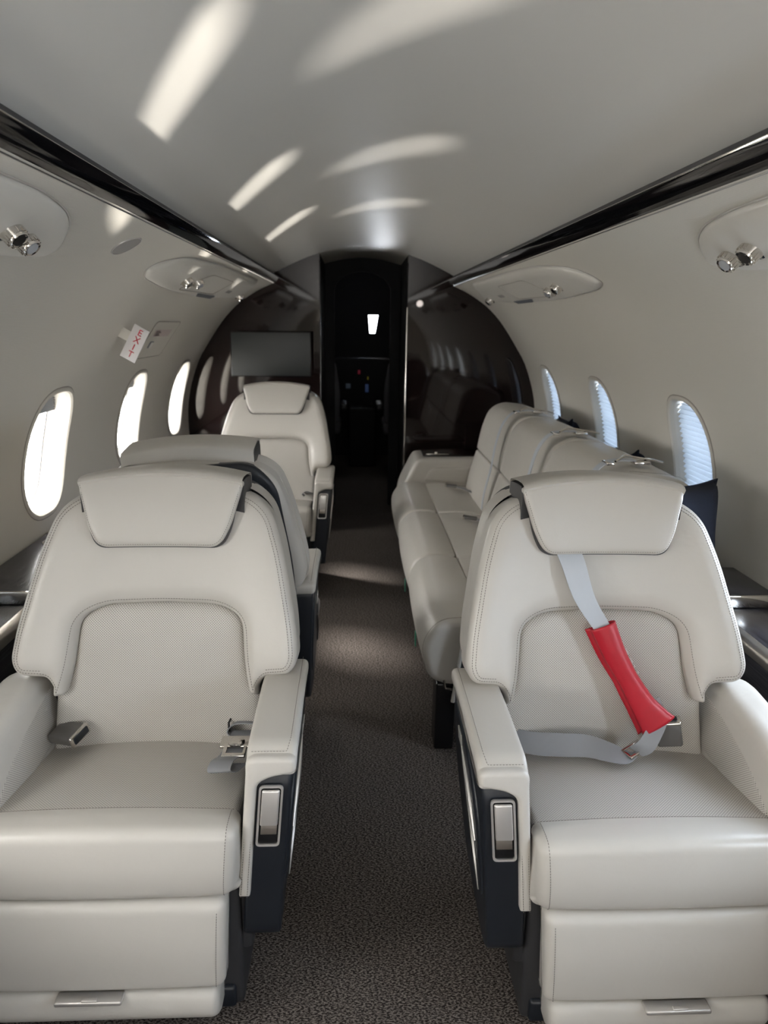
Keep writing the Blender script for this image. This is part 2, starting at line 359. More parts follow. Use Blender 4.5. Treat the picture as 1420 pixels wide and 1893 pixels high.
def cushion(mb, outline, T, r, fn, step=.012, grid=.03, back=None, dome=0.0, rings=(0, .03, .1, .22, .4, .65, 1.0)):
    """pillow over a 2D outline; fn(u, v, h) -> xyz; back = depth of the flat skirt behind"""
    P = resample(outline, step)
    if area2(P) < 0: P = P[::-1].copy()
    nm = normals2(P); pts = [P]
    for q in rings[1:]:
        R_ = P + nm * (q * r); ok = inside(R_, P) & (polydist(R_, P) > q * r * .93); pts.append(R_[ok])
    lo = P.min(0); hi = P.max(0)
    g = np.array([(x, y) for x in np.arange(lo[0] + grid / 2, hi[0], grid) for y in np.arange(lo[1] + grid / 2, hi[1], grid)])
    if len(g): ok = inside(g, P); g = g[ok]; g = g[polydist(g, P) > r * 1.12] if len(g) else g
    if len(g): pts.append(g)
    A = np.concatenate(pts); nP = len(P)
    res = delaunay_2d_cdt([Vector(p) for p in A], [], [list(range(nP))], 1, 1e-6)
    V = np.array([tuple(p) for p in res[0]]); F = [tuple(f) for f in res[2]]
    d = polydist(V, P); h = prof_h(d, T, r)
    if dome: dm = max(d.max(), 1e-6); h = h + dome * np.sin(np.clip(d / dm, 0, 1) * PI / 2)
    v = [fn(p[0], p[1], hh) for p, hh in zip(V, h)]
    mb.add(v, F, [tuple(p) for p in V])
    if back is not None:
        b0 = [fn(p[0], p[1], 0) for p in P]; b1 = [fn(p[0], p[1], -back) for p in P]; n = len(P)
        mb.add(b0 + b1, [(i, (i + 1) % n, n + (i + 1) % n, n + i) for i in range(n)] + [tuple(range(n, 2 * n))], [tuple(p) for p in P] * 2)
    return P
def inset(P, e):
    P = np.array(P); 
    if area2(P) < 0: P = P[::-1].copy()
    return P + normals2(P) * e
def stitches(mb, path, r=.0006, dash=.0035, gap=.0022, closed=True):
    """dashed thread along a 3D path"""
    P = [Vector(p) for p in path]; 
    if closed: P.append(P[0])
    cum = [0]
    for a, b in zip(P, P[1:]): cum.append(cum[-1] + (b - a).length)
    def at(d):
        lo = 0; hi = len(cum) - 1
        while hi - lo > 1:
            m_ = (lo + hi) // 2
            if cum[m_] <= d: lo = m_
            else: hi = m_
        L = cum[hi] - cum[lo]; return P[lo].lerp(P[hi], (d - cum[lo]) / L if L > 1e-9 else 0)
    d = 0
    while d + dash < cum[-1]:
        mb.tube([at(d), at(d + dash)], r, n=4); d += dash + gap
def stitch_on(mb, outline, e, T, r, fn, lift=.0002, **kw):
    P = resample(outline, .01)
    if area2(P) < 0: P = P[::-1].copy()
    Q = P + normals2(P) * e; ok = polydist(Q, P) > e * .9; Q = Q[ok]; h = prof_h(polydist(Q, P), T, r)
    stitches(mb, [fn(p[0], p[1], hh + lift) for p, hh in zip(Q, h)], **kw)
def loft(mb, prof, x0, x1, e=.012, nx=6, fn=None, k=4, axis=0):
    """closed (a, b) profile swept along one axis with rounded ends"""
    P = np.array(prof, float)
    if area2(P) < 0: P = P[::-1].copy()
    nm = normals2(P); secs = []
    for i in range(k + 1):
        t = i / k * PI / 2; secs.append((x0 + e * (1 - math.cos(t)), e * (1 - math.sin(t))))
    xs = [x0 + e + (x1 - x0 - 2 * e) * i / nx for i in range(1, nx)]
    secs += [(x, 0) for x in xs]
    for i in range(k, -1, -1):
        t = i / k * PI / 2; secs.append((x1 - e * (1 - math.cos(t)), e * (1 - math.sin(t))))
    cl = np.concatenate([[0], np.cumsum(np.linalg.norm(np.roll(P, -1, axis=0) - P, axis=1))]); n = len(P); v = []; uv = []
    for x, ins in secs:
        Q = P + nm * ins
        for j, q in enumerate(Q):
            p = (x, q[0], q[1]) if axis == 0 else ((q[0], x, q[1]) if axis == 1 else (q[0], q[1], x))
            v.append(fn(*p) if fn else p); uv.append((x, cl[j]))
    f = []; ns = len(secs)
    for i in range(ns - 1):
        for j in range(n): f.append((i * n + j, i * n + (j + 1) % n, (i + 1) * n + (j + 1) % n, (i + 1) * n + j))
    f.append(tuple(reversed(range(n)))); f.append(tuple((ns - 1) * n + j for j in range(n)))
    mb.add(v, f, uv); return mb
def spline(pts, n=8):
    P = [Vector(p) for p in pts]; out = []
    for i in range(len(P) - 1):
        a = P[max(i - 1, 0)]; b = P[i]; c = P[i + 1]; d = P[min(i + 2, len(P) - 1)]
        for j in range(n):
            t = j / n; out.append(.5 * ((2 * b) + (c - a) * t + (2 * a - 5 * b + 4 * c - d) * t * t + (3 * b - a - 3 * c + d) * t ** 3))
    out.append(P[-1]); return out
def thing(name, label, cat, loc=(0, 0, 0), rotz=0, group=None):
    o = bpy.data.objects.new(name, None); COL.objects.link(o); o.location = loc; o.rotation_euler = (0, 0, rotz); o.empty_display_size = .1
    o['label'] = label; o['category'] = cat
    if group: o['group'] = group
    return o
def tag(o, label, cat, group=None, kind=None):
    o['label'] = label; o['category'] = cat
    if group: o['group'] = group
    if kind: o['kind'] = kind
    return o
def kids(o): return [c for c in bpy.data.objects if c.parent == o]
def copy_tree(o, parent=None):
    c = o.copy(); COL.objects.link(c)
    if parent is not None: c.parent = parent
    for ch in kids(o): copy_tree(ch, c)
    return c
def struct(o): o['kind'] = 'structure'; return o
def text(s, size, m, fn, name, parent=None, ext=.0006):
    cu = bpy.data.curves.new('lettering', 'FONT'); cu.body = s; cu.size = size; cu.align_x = 'CENTER'; cu.align_y = 'CENTER'; cu.extrude = ext; cu.resolution_u = 3
    to = bpy.data.objects.new('lettering', cu); COL.objects.link(to)
    me = bpy.data.meshes.new_from_object(to.evaluated_get(bpy.context.evaluated_depsgraph_get())); bpy.data.objects.remove(to)
    for v in me.vertices: v.co = fn(*v.co)
    me.materials.clear(); me.materials.append(M[m]); o = bpy.data.objects.new(name, me); COL.objects.link(o)
    if parent is not None: o.parent = parent
    return o

# ------------------------------------------------------------------ cabin shell
Y0, Y1 = -2.0, 4.6
PR = [(.560, 1.612), (.647, 1.573), (.72, 1.53), (.784, 1.485), (.86, 1.41), (.925, 1.325), (.985, 1.235), (1.035, 1.155), (1.075, 1.06),
      (1.108, .954), (1.128, .84), (1.132, .72), (1.125, .62), (1.10, .50), (1.06, .38), (1.0, .22), (.96, 0.0)]
_sp = [Vector(p) for p in spline([(a, b, 0) for a, b in PR], 4)]
_s = [0]
for a, b in zip(_sp, _sp[1:]): _s.append(_s[-1] + (b - a).length)
STOT = _s[-1]
def wallpt(s):
    s = min(max(s, 0), STOT - 1e-6); i = max(j for j in range(len(_s) - 1) if _s[j] <= s)
    t = (s - _s[i]) / (_s[i + 1] - _s[i]); p = _sp[i].lerp(_sp[i + 1], t); return p.x, p.y
def walln(s):   # unit normal pointing into the cabin (for the right wall)
    a = wallpt(s - .01); b = wallpt(s + .01); d = Vector((b[0] - a[0], b[1] - a[1])).normalized(); return (-abs(d.y), d.x if False else -(d.x) * (1 if d.y < 0 else -1) * 1.0)
def wn(s):
    a = wallpt(s - .01); b = wallpt(s + .01); tx, tz = b[0] - a[0], b[1] - a[1]; L = math.hypot(tx, tz); tx /= L; tz /= L
    # tangent runs downwards/outwards; inward normal = rotate so that x is negative
    nx_, nz_ = tz, -tx
    return nx_, nz_
def on_wall(sg):
    def f(s, y, h):
        x, z = wallpt(s); n = wn(s); return (sg * (x + n[0] * h), y, z + n[1] * h)
    return f
SW = 0.903     # arc position of the window centres
def win_outline(yc, hs, hy, n=40, p=2.7):
    return [(SW + math.copysign(abs(math.cos(a)) ** (2 / p), math.cos(a)) * hs, yc + math.copysign(abs(math.sin(a)) ** (2 / p), math.sin(a)) * hy)
            for a in [2 * PI * i / n for i in range(n)]]
HS, HY = .216, .150
HYO = {-1: .165, 1: .145}
def make_wall(sg, ys, name):
    mb = MB(); f = on_wall(sg); V = []; loops = []; hy = HYO[sg]
    yl = list(np.linspace(Y0, Y1 + .01, 60)); sl = [0, .03] + [STOT * i / 46 for i in range(1, 46)] + [STOT]
    outs = [win_outline(y, HS, hy) for y in ys]
    pts = []
    for s in sl:
        for y in yl:
            if any(abs(y - yc) < hy * 1.25 and abs(s - SW) < HS * 1.15 for yc in ys): continue
            pts.append((s, y))
    edges = []
    for o in outs:
        b = len(pts); pts += o; n = len(o); edges += [(b + i, b + (i + 1) % n) for i in range(n)]
        c = [(SW + (a - SW) * 1.12, yc2 + (d - yc2) * 1.16) for (a, d), yc2 in zip(o, [sum(q[1] for q in o) / n] * n)]; pts += c
    r = delaunay_2d_cdt([Vector(p) for p in pts], edges, [], 0, 1e-6)
    Vv = np.array([tuple(p) for p in r[0]]); F = []
    for t in r[2]:
        c = Vv[list(t)].mean(0)
        if any(inside(np.array([c]), np.array(o))[0] for o in outs): continue
        F.append(tuple(t))
    mb.add([f(p[0], p[1], 0) for p in Vv], F, [tuple(p) for p in Vv])
    return struct(mb.build(name, 'wall', smooth=60))
make_wall(-1, WIN_Y_L, 'wall_left'); make_wall(1, WIN_Y_R, 'wall_right')

def ring(mb, outA, hA, outB, hB, f):
    n = len(outA); mb.add([f(p[0], p[1], hA) for p in outA] + [f(p[0], p[1], hB) for p in outB], [(i, (i + 1) % n, n + (i + 1) % n, n + i) for i in range(n)])
def make_window(sg, y, num, blind, open_shade=False):
    f = on_wall(sg); e = bpy.data.objects.new('window_%d' % num, None); COL.objects.link(e); e['kind'] = 'structure'; hy = HYO[sg]
    mb = MB(); dep = -.075; P = lambda a, b: win_outline(y, HS + a, hy + b)
    seq = [(P(.016, .014), -.002), (P(.015, .013), .004), (P(.010, .009), .0065), (P(.003, .003), .006), (P(-.003, -.003), .001), (P(-.010, -.008), -.012), (P(-.022, -.014), dep * .8), (P(-.026, -.018), dep)]
    for (a, ha), (b, hb) in zip(seq, seq[1:]): ring(mb, a, ha, b, hb, f)
    ring(mb, P(-.026, -.018), dep, P(.06, .05), dep - .001, f)          # outer flange closes the gap to the skin
    mb.build('window_frame', 'window_frame', e, smooth=50)
    mb = MB(); mb.tube([f(p[0], p[1], .001) for p in P(.0175, .0155)], .0016, 6, closed=True); mb.build('frame_gap', 'seam', e)
    mb = MB(); mb.tube([f(p[0], p[1], dep + .004) for p in P(-.029, -.021)], .0022, 6, closed=True); mb.build('pane_gasket', 'charcoal', e)
    mb = MB(); o = P(-.02, -.012); mb.add([f(p[0], p[1], dep - .004) for p in o], [tuple(range(len(o)))]); mb.build('pane', 'pane', e, smooth=0)
    def pleats(s0, s1, n, name, pitch_amp, dd):
        mb = MB(); v = []; fc = []; hs = HS - .02
        rows = []
        for i in range(2 * n + 1):
            s = s0 + (s1 - s0) * i / (2 * n); q = min(1, abs(s - SW) / hs); w = (hy - .008) * max(0, (1 - q ** 2.7)) ** (1 / 2.7)
            h = dd + (pitch_amp if i % 2 else 0)
            for j in range(5): v.append(f(s, y - w + 2 * w * j / 4, h))
        for i in range(2 * n):
            for j in range(4): fc.append((i * 5 + j, i * 5 + j + 1, (i + 1) * 5 + j + 1, (i + 1) * 5 + j))
        mb.add(v, fc); return mb.build(name, 'shade' if blind else 'lens', e, smooth=0)
    if blind: pleats(SW - HS + .022, SW + HS - .022, 21, 'pleated_shade', .010, -.034)
    elif open_shade: pleats(SW - HS + .022, SW - HS + .105, 9, 'gathered_shade', .012, dep + .015)
n = 0
for y in WIN_Y_L: n += 1; make_window(-1, y, n, 1.3 < y < 1.7, y > 1)  # out-of-view shade beside the near seat added shut to block the low sun
for y in WIN_Y_R: n += 1; make_window(1, y, n, y > 2)

# ceiling
def ceil_z(x): return 1.668 + (1.838 - 1.668) * math.cos(min(1, abs(x) / .565) * PI / 2) ** 0.95
mb = MB(); xs = np.linspace(-.565, .565, 49); ys = np.linspace(Y0, Y1, 25)
mb.add([(x, y, ceil_z(x)) for y in ys for x in xs], [(j * 49 + i, j * 49 + i + 1, (j + 1) * 49 + i + 1, (j + 1) * 49 + i) for j in range(24) for i in range(48)])
struct(mb.build('ceiling', 'ceiling', smooth=60))
# floor
mb = MB(); mb.box(-1.0, 1.0, Y0, 7.6, -.03, 0); struct(mb.build('floor', 'carpet', smooth=0))
# black valance strips with bright edges
for sg, num in ((-1, 1), (1, 2)):
    e = bpy.data.objects.new('trim_%d' % num, None); COL.objects.link(e); e['kind'] = 'structure'
    mb = MB(); loft(mb, [(sg * .566, 1.614), (sg * .562, 1.6115), (sg * .541, 1.622), (sg * .530, 1.645), (sg * .545, 1.652), (sg * .566, 1.648)], Y0, Y1 - .002, e=.001, nx=2, axis=1); mb.build('valance', 'gloss_black', e, smooth=50)
    mb = MB(); mb.tube([(sg * .566, Y0, 1.609), (sg * .566, Y1 - .002, 1.610)], .0018, 8); mb.build('lower_edge_bead', 'bead', e)
    mb = MB(); mb.tube([(sg * .548, Y0, 1.655), (sg * .548, Y1 - .002, 1.655)], .0025, 8); mb.build('upper_edge_bead', 'chrome', e)
    mb = MB(); mb.box(min(sg * .552, sg * .60), max(sg * .552, sg * .60), Y0, Y1, 1.652, 1.668); mb.build('cove_channel', 'charcoal', e, smooth=0)
    mb = MB(); mb.tube([(sg * .562, Y0, 1.6685), (sg * .562, Y1 - .002, 1.6685)], .0028, 8); mb.build('ceiling_edge_bead', 'satin_y', e)
# rear bulkhead behind the camera
mb = MB(); full = [(x, z) for x, z in [(p.x, p.y) for p in _sp]]
outl = [(-x, z) for x, z in full[::-1]] + [(x, ceil_z(x)) for x in np.linspace(-.56, .56, 25)] + full
mb.add([(x, Y0 - .0, z) for x, z in outl], [tuple(range(len(outl)))]); struct(mb.build('wall_rear', 'wall', smooth=0))
# front bulkhead: two glossy wings left and right of the passage
mb = MB()
for sg in (-1, 1):
    po = [(sg * x, z) for x, z in full] + [(sg * .275, 0), (sg * .275, ceil_z(.275))] + [(sg * x, ceil_z(x)) for x in np.linspace(.275, .56, 12)[1:]]
    k = len(po); mb.add([(x, Y1, z) for x, z in po] + [(x, Y1 + .05, z) for x, z in po], [tuple(range(k)), tuple(range(k, 2 * k))] + [(i, (i + 1) % k, k + (i + 1) % k, k + i) for i in range(k)])
struct(mb.build('wall_front', 'gloss_brown', smooth=0))
# passage ceiling (pale) and passage side walls (dark)
YP = 5.35
mb = MB(); xs = np.linspace(-.275, .275, 21)
mb.add([(x, y, ceil_z(x) - (0.0 if y < 5 else .005)) for y in (Y1, YP) for x in xs], [(i, i + 1, 21 + i + 1, 21 + i) for i in range(20)]); struct(mb.build('ceiling_passage', 'soffit', smooth=60))
mb = MB()
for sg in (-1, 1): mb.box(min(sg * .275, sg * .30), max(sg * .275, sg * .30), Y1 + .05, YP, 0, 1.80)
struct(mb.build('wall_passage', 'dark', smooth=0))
# arched door frame of the flight deck
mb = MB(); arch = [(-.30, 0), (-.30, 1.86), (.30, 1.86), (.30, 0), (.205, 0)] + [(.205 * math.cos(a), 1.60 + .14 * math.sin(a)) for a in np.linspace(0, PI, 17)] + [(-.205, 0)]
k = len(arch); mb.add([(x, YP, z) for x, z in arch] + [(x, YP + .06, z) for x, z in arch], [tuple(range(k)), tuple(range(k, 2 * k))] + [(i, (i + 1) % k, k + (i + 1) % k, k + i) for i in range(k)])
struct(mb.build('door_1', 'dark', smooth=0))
mb = MB(); mb.box(.268, .277, Y1 - .006, Y1 + .012, .02, 1.48, .002); struct(mb.build('trim_3', 'chrome'))
mb = MB(); mb.box(-.277, -.270, Y1 - .004, Y1 + .012, .02, 1.75, .002); struct(mb.build('trim_4', 'gloss_black'))
# dark flight deck shell with windscreen gap
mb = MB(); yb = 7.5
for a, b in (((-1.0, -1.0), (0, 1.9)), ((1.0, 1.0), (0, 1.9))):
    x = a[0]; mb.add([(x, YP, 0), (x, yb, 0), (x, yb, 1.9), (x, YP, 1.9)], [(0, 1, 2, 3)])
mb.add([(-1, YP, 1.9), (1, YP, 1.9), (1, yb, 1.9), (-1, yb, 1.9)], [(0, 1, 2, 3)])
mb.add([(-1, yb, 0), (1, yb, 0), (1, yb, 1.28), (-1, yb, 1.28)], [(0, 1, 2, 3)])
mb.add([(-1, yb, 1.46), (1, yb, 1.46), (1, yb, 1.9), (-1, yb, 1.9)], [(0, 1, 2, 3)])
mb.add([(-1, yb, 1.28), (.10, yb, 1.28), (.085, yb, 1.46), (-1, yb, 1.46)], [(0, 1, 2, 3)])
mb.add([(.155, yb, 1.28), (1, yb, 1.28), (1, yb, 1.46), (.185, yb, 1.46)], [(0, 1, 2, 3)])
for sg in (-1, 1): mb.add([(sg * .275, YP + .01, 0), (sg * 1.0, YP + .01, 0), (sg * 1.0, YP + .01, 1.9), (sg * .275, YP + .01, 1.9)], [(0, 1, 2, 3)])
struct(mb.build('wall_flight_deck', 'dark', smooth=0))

# ------------------------------------------------------------------ cabin seats
def make_seat(m, name, label, loc, rotz, near=True):
    """m = +1: aisle on local +x.  Crease of back and cushion at local y = 0, facing -y."""
    root = thing(name, label, 'airplane seat', loc, rotz, None)
    K = .23
    def back(off):
        def f(u, v, h):
            lean = m * .058 * (v - .72)
            y = off + K * (v - .44) - h * .97 - .045 * (abs(u) / .30) ** 2.2 * (1 if v < 1.03 else .8)
            return (u + lean, y, v + h * .20)
        return f
    half = [(.224, .600, 0), (.236, .622, .012), (.292, .632, .03), (.308, .665, .04), (.300, .730, .06), (.263, .890, .08), (.230, .980, .06), (.176, 1.018, .05), (.0, 1.028, 0)]
    inn = [(.224, .578, .006), (.204, .578, .025), (.188, .640, .04), (.176, .745, .055), (.125, .770, .06), (0, .772, 0)]
    R_ = rp(half, 6, closed=False); I_ = rp(inn, 6, closed=False)
    wings = list(R_) + [(-a, b) for a, b in R_[::-1][1:]] + [(-a, b) for a, b in I_] + [(a, b) for a, b in I_[::-1][1:]]
    f = back(-.045)
    mb = MB(); cushion(mb, wings, .034, .040, f, step=.010, grid=.028, back=.058); mb.build('back_cushion', 'leather', root, smooth=60)
    body = list(R_) + [(-a, b) for a, b in R_[::-1][1:]]
    body = [(a, b) for a, b in body] + [(-.215, .50), (.215, .50)]
    mb = MB()
    bk = [(x * .985, z - .004) for x, z in body]
    cushion(mb, bk, .012, .02, lambda u, v, h: (lambda p: (p[0], p[1] + .115 + h * 2, p[2]))(back(-.045)(u, v, 0)), step=.015, grid=.05)
    n_ = 0
    P = resample(bk, .015)
    b0 = [back(-.045)(p[0], p[1], 0) for p in P]; n_ = len(P)
    mb.add([(p[0], p[1] + .056, p[2]) for p in b0] + [(p[0], p[1] + .115, p[2]) for p in b0], [(i, (i + 1) % n_, n_ + (i + 1) % n_, n_ + i) for i in range(n_)])
    mb.build('back_shell', 'leather', root, smooth=50)
    # navy panel on the rear of the back
    rear = rp([(.20, .525, .02), (.276, .55, .05), (.272, .70, .1), (.232, .955, .06), (.172, 1.019, .04), (-.172, 1.019, .04), (-.232, .955, .06), (-.272, .70, .1), (-.276, .55, .05), (-.20, .525, .02)], 6)
    mb = MB(); fr_ = lambda u, v, h: (lambda p: (p[0], p[1] + .140 + h - .014 * max(0, (v - .97) / .05), p[2]))(back(-.045)(u, v, 0))
    cushion(mb, rear, .008, .012, fr_, step=.015, grid=.04, back=.02, rings=(0, .1, .4, 1)); mb.build('rear_panel', 'navy', root, smooth=50)
    # perforated centre of the backrest
    ins = [(.234, .425)] + [(a, b) for a, b in rp([(.226, .580, .01)] + inn[1:], 6, closed=False)]
    ins = ins + [(-a, b) for a, b in ins[::-1][1:]]
    def g(u, v, h):
        p = back(-.038)(u, v, h); return (p[0], p[1] + .038 * (lambda q: q * q * (3 - 2 * q))(max(0, min(1, (.76 - v) / .34))), p[2])
    mb = MB(); cushion(mb, ins, .014, .022, g, step=.012, grid=.022, back=.04, dome=.012); mb.build('back_insert', 'perforated', root, smooth=60)
    # seams
    sb = MB(); stitch_on(sb, wings, .011, .034, .040, f); sb.build('stitching', 'stitch', root, smooth=0)
    sb = MB(); Q = inset(resample(list(R_) + [(-a, b) for a, b in R_[::-1][1:]], .01), .018); Q = [q for q in Q if abs(q[0]) > .205 and q[1] > .64 or q[1] > .95]
    Pw = resample(wings, .01); Pw = Pw[::-1] if area2(Pw) < 0 else Pw
    stitches(sb, [f(q[0], q[1], h + .0002) for q, h in zip(Q, prof_h(polydist(np.array(Q), Pw), .034, .040))], closed=False); sb.build('edge_stitching', 'stitch', root, smooth=0)
    # headrest
    ho = rp([(.176, 1.048, .008), (.150, .950, .03), (.128, .9085, .034), (-.128, .9085, .034), (-.150, .950, .03), (-.176, 1.048, .008)] + [(-.12, 1.059), (-.06, 1.065), (0, 1.067), (.06, 1.065), (.12, 1.059)], 7)
    hf = back(-.098)
    hf2 = back(-.090)
    hm = -m * .004
    sh = lambda fn: (lambda u, v, h: (lambda p: (p[0] + hm, p[1], p[2]))(fn(u, v, h)))
    mb = MB(); cushion(mb, ho, .010, .014, sh(hf), step=.008, grid=.03, back=.006, dome=.004)
    arc = lambda x: 1.067 - .60 * x * x
    top = MB()
    v = []; fc = []; NX = 18
    yk = K * (1.05 - .44)
    sec = [(-.104, -.014), (-.110, -.004), (-.104, .002), (-.085, .0045), (-.05, .002), (-.005, -.004), (.022, -.008), (.030, -.016), (.028, -.05), (.026, -.078)]
    for i in range(NX + 1):
        x = -.1725 + .345 * i / NX
        curve = -.045 * (abs(x) / .30) ** 2.2
        for (dy, dz) in sec: v.append((x + hm + m * .019, yk + dy + curve, arc(x) + dz + .002))
    ns = len(sec)
    for i in range(NX):
        for j in range(ns - 1): fc.append((i * ns + j, i * ns + j + 1, (i + 1) * ns + j + 1, (i + 1) * ns + j))
    mb.add(v, fc, [(0, 0)] * len(v)); 
    mb.build('headrest', 'leather', root, smooth=50)
    mb = MB(); hb = [(a * 1.01, b - .004) for a, b in rp([(.164, 1.046, .01), (.151, .95, .03), (.132, .9085, .034), (-.132, .9085, .034), (-.151, .95, .03), (-.164, 1.046, .01)], 7)]
    P = resample(hb, .012)
    if area2(P) < 0: P = P[::-1]
    fz = sh(back(-.090)); a_ = [fz(p[0], p[1], 0) for p in P]; b_ = [fz(p[0], p[1], -.035) for p in P]; k = len(P)
    mb.add(a_ + b_, [(i, (i + 1) % k, k + (i + 1) % k, k + i) for i in range(k)] + [tuple(range(k)), tuple(range(k, 2 * k))])
    v = []; fc = []
    sec2 = [(-.100, -.012), (-.085, .000), (-.05, -.002), (-.005, -.008), (.020, -.012), (.025, -.03), (.023, -.068), (-.02, -.072), (-.06, -.085), (-.098, -.07)]; ns = len(sec2)
    for i in range(NX + 1):
        x = -.173 + .346 * i / NX; curve = -.045 * (abs(x) / .30) ** 2.2
        for dy, dz in sec2: v.append((x + hm + m * .019, yk + dy + curve, arc(x) + dz))
    for i in range(NX):
        for j in range(ns): fc.append((i * ns + j, i * ns + (j + 1) % ns, (i + 1) * ns + (j + 1) % ns, (i + 1) * ns + j))
    fc += [tuple(range(ns)), tuple(NX * ns + j for j in range(ns))]
    mb.add(v, fc); mb.build('headrest_core', 'charcoal', root, smooth=50)
    sb = MB(); stitch_on(sb, ho, .005, .010, .014, sh(hf), dash=.003, gap=.002); sb.build('headrest_stitching', 'stitch', root, smooth=0)
    # ---- seat cushion
    def puff(x, y, z):   # slight crown across the width
        c = 1 - (x / .235) ** 2
        return (x * 1.035 - m * (.030 + (.012 * max(0, .47 - z) / .15 if y < -.33 else 0)), y - (.006 * c if y < -.33 else 0), z + (.008 * c if z > .43 else 0))
    cp = rp([(-.292, .475, 0), (.03, .435, .01), (.03, .36, .02), (-.292, .36, 0)], 5)
    mb = MB(); loft(mb, [tuple(p) for p in resample(cp, .03)], -.230, .230, .014, 14, puff); mb.build('seat_cushion', 'perforated', root, smooth=50)
    bp = rp([(-.288, .475, 0), (-.310, .480, .01), (-.362, .482, .055), (-.370, .40, .10), (-.352, .325, .030), (-.288, .325, 0)], 7)
    mb = MB(); loft(mb, [tuple(p) for p in resample(bp, .02)], -.234, .234, .020, 14, puff); mb.build('seat_bolster', 'leather', root, smooth=60)
    for sg in (-1, 1):
        sb = MB()
        pth = [puff(sg * .216, a, b) for a, b in inset(resample(bp, .01), -.0006) if a < -.285]
        pth.sort(key=lambda p: math.atan2(p[2] - .40, p[1] + .33) if True else 0)
        pth = [p for p in pth if p[1] < -.292]
        pth.sort(key=lambda p: -math.atan2(p[2] - .40, -(p[1] + .30)))
        stitches(sb, pth, closed=False); sb.build('bolster_stitching', 'stitch', root, smooth=0)
    sb = MB(); stitches(sb, [puff(x, -.2895, .4756) for x in np.linspace(-.215, .215, 20)], closed=False)
    sb.build('cushion_stitching', 'stitch', root, smooth=0)
    mb = MB(); mb.tube([puff(x, -.2900, .4745) for x in np.linspace(-.220, .220, 24)], .0013, 6)
    mb.build('cushion_seam', 'seam', root)
    # ---- leg rest and lower pad
    lp = rp([(-.30, .318, .01), (-.352, .320, .028), (-.362, .22, .1), (-.352, .115, .014), (-.30, .112, .01)], 6)
    lf = lambda x, y, z: (x * 1.03 - m * (.046 + .05 * (.32 - z)), y - .004 * (1 - (x / .235) ** 2), z)
    mb = MB(); loft(mb, [tuple(p) for p in resample(lp, .02)], -.225, .225, .018, 12, lf); mb.build('leg_rest', 'leather', root, smooth=60)
    for sg in (-1, 1):
        sb = MB(); stitches(sb, [lf(sg * .209, -.3565 - .004 * math.sin((z - .12) / .19 * PI), z) for z in np.linspace(.125, .300, 14)], closed=False)
        sb.build('leg_rest_stitching', 'stitch', root, smooth=0)
    fp = rp([(-.28, .104, .01), (-.352, .106, .018), (-.366, .06, .04), (-.335, .022, .02), (-.28, .02, .01)], 6)
    mb = MB(); loft(mb, [tuple(p) for p in resample(fp, .02)], -.222, .222, .018, 10, lambda x, y, z: (x - m * .060, y, z)); mb.build('foot_pad', 'leather', root, smooth=60)
    c = -m * .085
    mb = MB(); mb.box(c - .064, c + .064, -.372, -.345, .099, .109, .0035); mb.box(c - .012, c + .018, -.371, -.362, .109, .1125, .0015); mb.build('pull_handle', 'satin', root)
    # plinth under the seat
    mb = MB(); mb.box(-.20, .20, -.29, .06, 0, .34, .01); mb.box(-.218, .218, -.27, .04, .12, .36, .01); mb.build('plinth', 'charcoal', root)
    mb = MB(); mb.box(-.215, .185, -.30, -.05, 0.001, .055, .008, lambda x, y, z: (m * x, y, z)); mb.build('plinth_cover', 'navy', root)
    # ---- aisle-side arm
    sl = lambda x, y, z: (m * (x - .085 * max(0, .58 - z) ** 1.0 * (1 if z > 0 else 0)), y, z)
    prof = rp([(.045, .600, .02), (-.29, .598, .02), (-.318, .555, .03), (-.312, .36, .08), (-.292, .175, .04), (-.235, .150, .02), (-.02, .20, .08), (.045, .36, .08)], 6)
    mb = MB(); loft(mb, [tuple(p) for p in resample(prof, .03)], .237, .313, .008, 4, sl); mb.build('arm_body', 'navy', root, smooth=50)
    top_p = rp([(.050, .590, .012), (.052, .624, .022), (-.10, .632, .12), (-.296, .624, .022), (-.326, .600, .018), (-.322, .570, .008), (-.298, .586, .012), (-.10, .600, .05)], 6)
    mb = MB(); loft(mb, [tuple(p) for p in resample(top_p, .025)], .228, .321, .012, 5, lambda x, y, z: (m * x, y, z))
    Lo = rp([(.2275, .300, .003), (.2275, .612, .022), (.3205, .612, .022), (.3205, .580, .012), (.272, .570, .02), (.250, .556, .02), (.2495, .300, .003)], 6)
    fa = lambda u, v, h: sl(u, -.314 - h - (.006 if v > .5 else .006 * (v - .3) / .2) , v)
    cushion(mb, Lo, .010, .009, fa, step=.006, grid=.02, back=.012); mb.build('arm_pad', 'leather', root, smooth=55)
    sb = MB(); 
    stitches(sb, [(m * x, y, z) for x, y, z in [(.309, yy, .6325 - .0035 * abs((yy + .10) / .2)) for yy in np.linspace(.04, -.285, 20)]] + [(m * xx, -.3105 - .0, .6155) for xx in np.linspace(.303, .236, 6)], closed=False)
    sb.build('arm_stitching', 'stitch', root, smooth=0); sb = MB()
    stitches(sb, [sl(.2445, -.3265, z) for z in np.linspace(.305, .555, 12)] , closed=False)
    sb.build('arm_stitching', 'stitch', root, smooth=0); sb = MB()
    stitches(sb, [sl(.2325, -.3265, z) for z in np.linspace(.305, .590, 12)] , closed=False)
    sb.build('arm_stitching', 'stitch', root, smooth=0)
    # latch in the front face of the arm
    y_ = -.318
    def fl(x, y, z): return sl(x, y - .006 * math.sin(max(0, min(1, (z - .30) / .30)) * PI), z)
    mb = MB(); ro = rp([(.2545, .422, .009), (.2995, .422, .009), (.2995, .552, .009), (.2545, .552, .009)], 5); ri = rp([(.2585, .426, .006), (.2955, .426, .006), (.2955, .547, .006), (.2585, .547, .006)], 5)
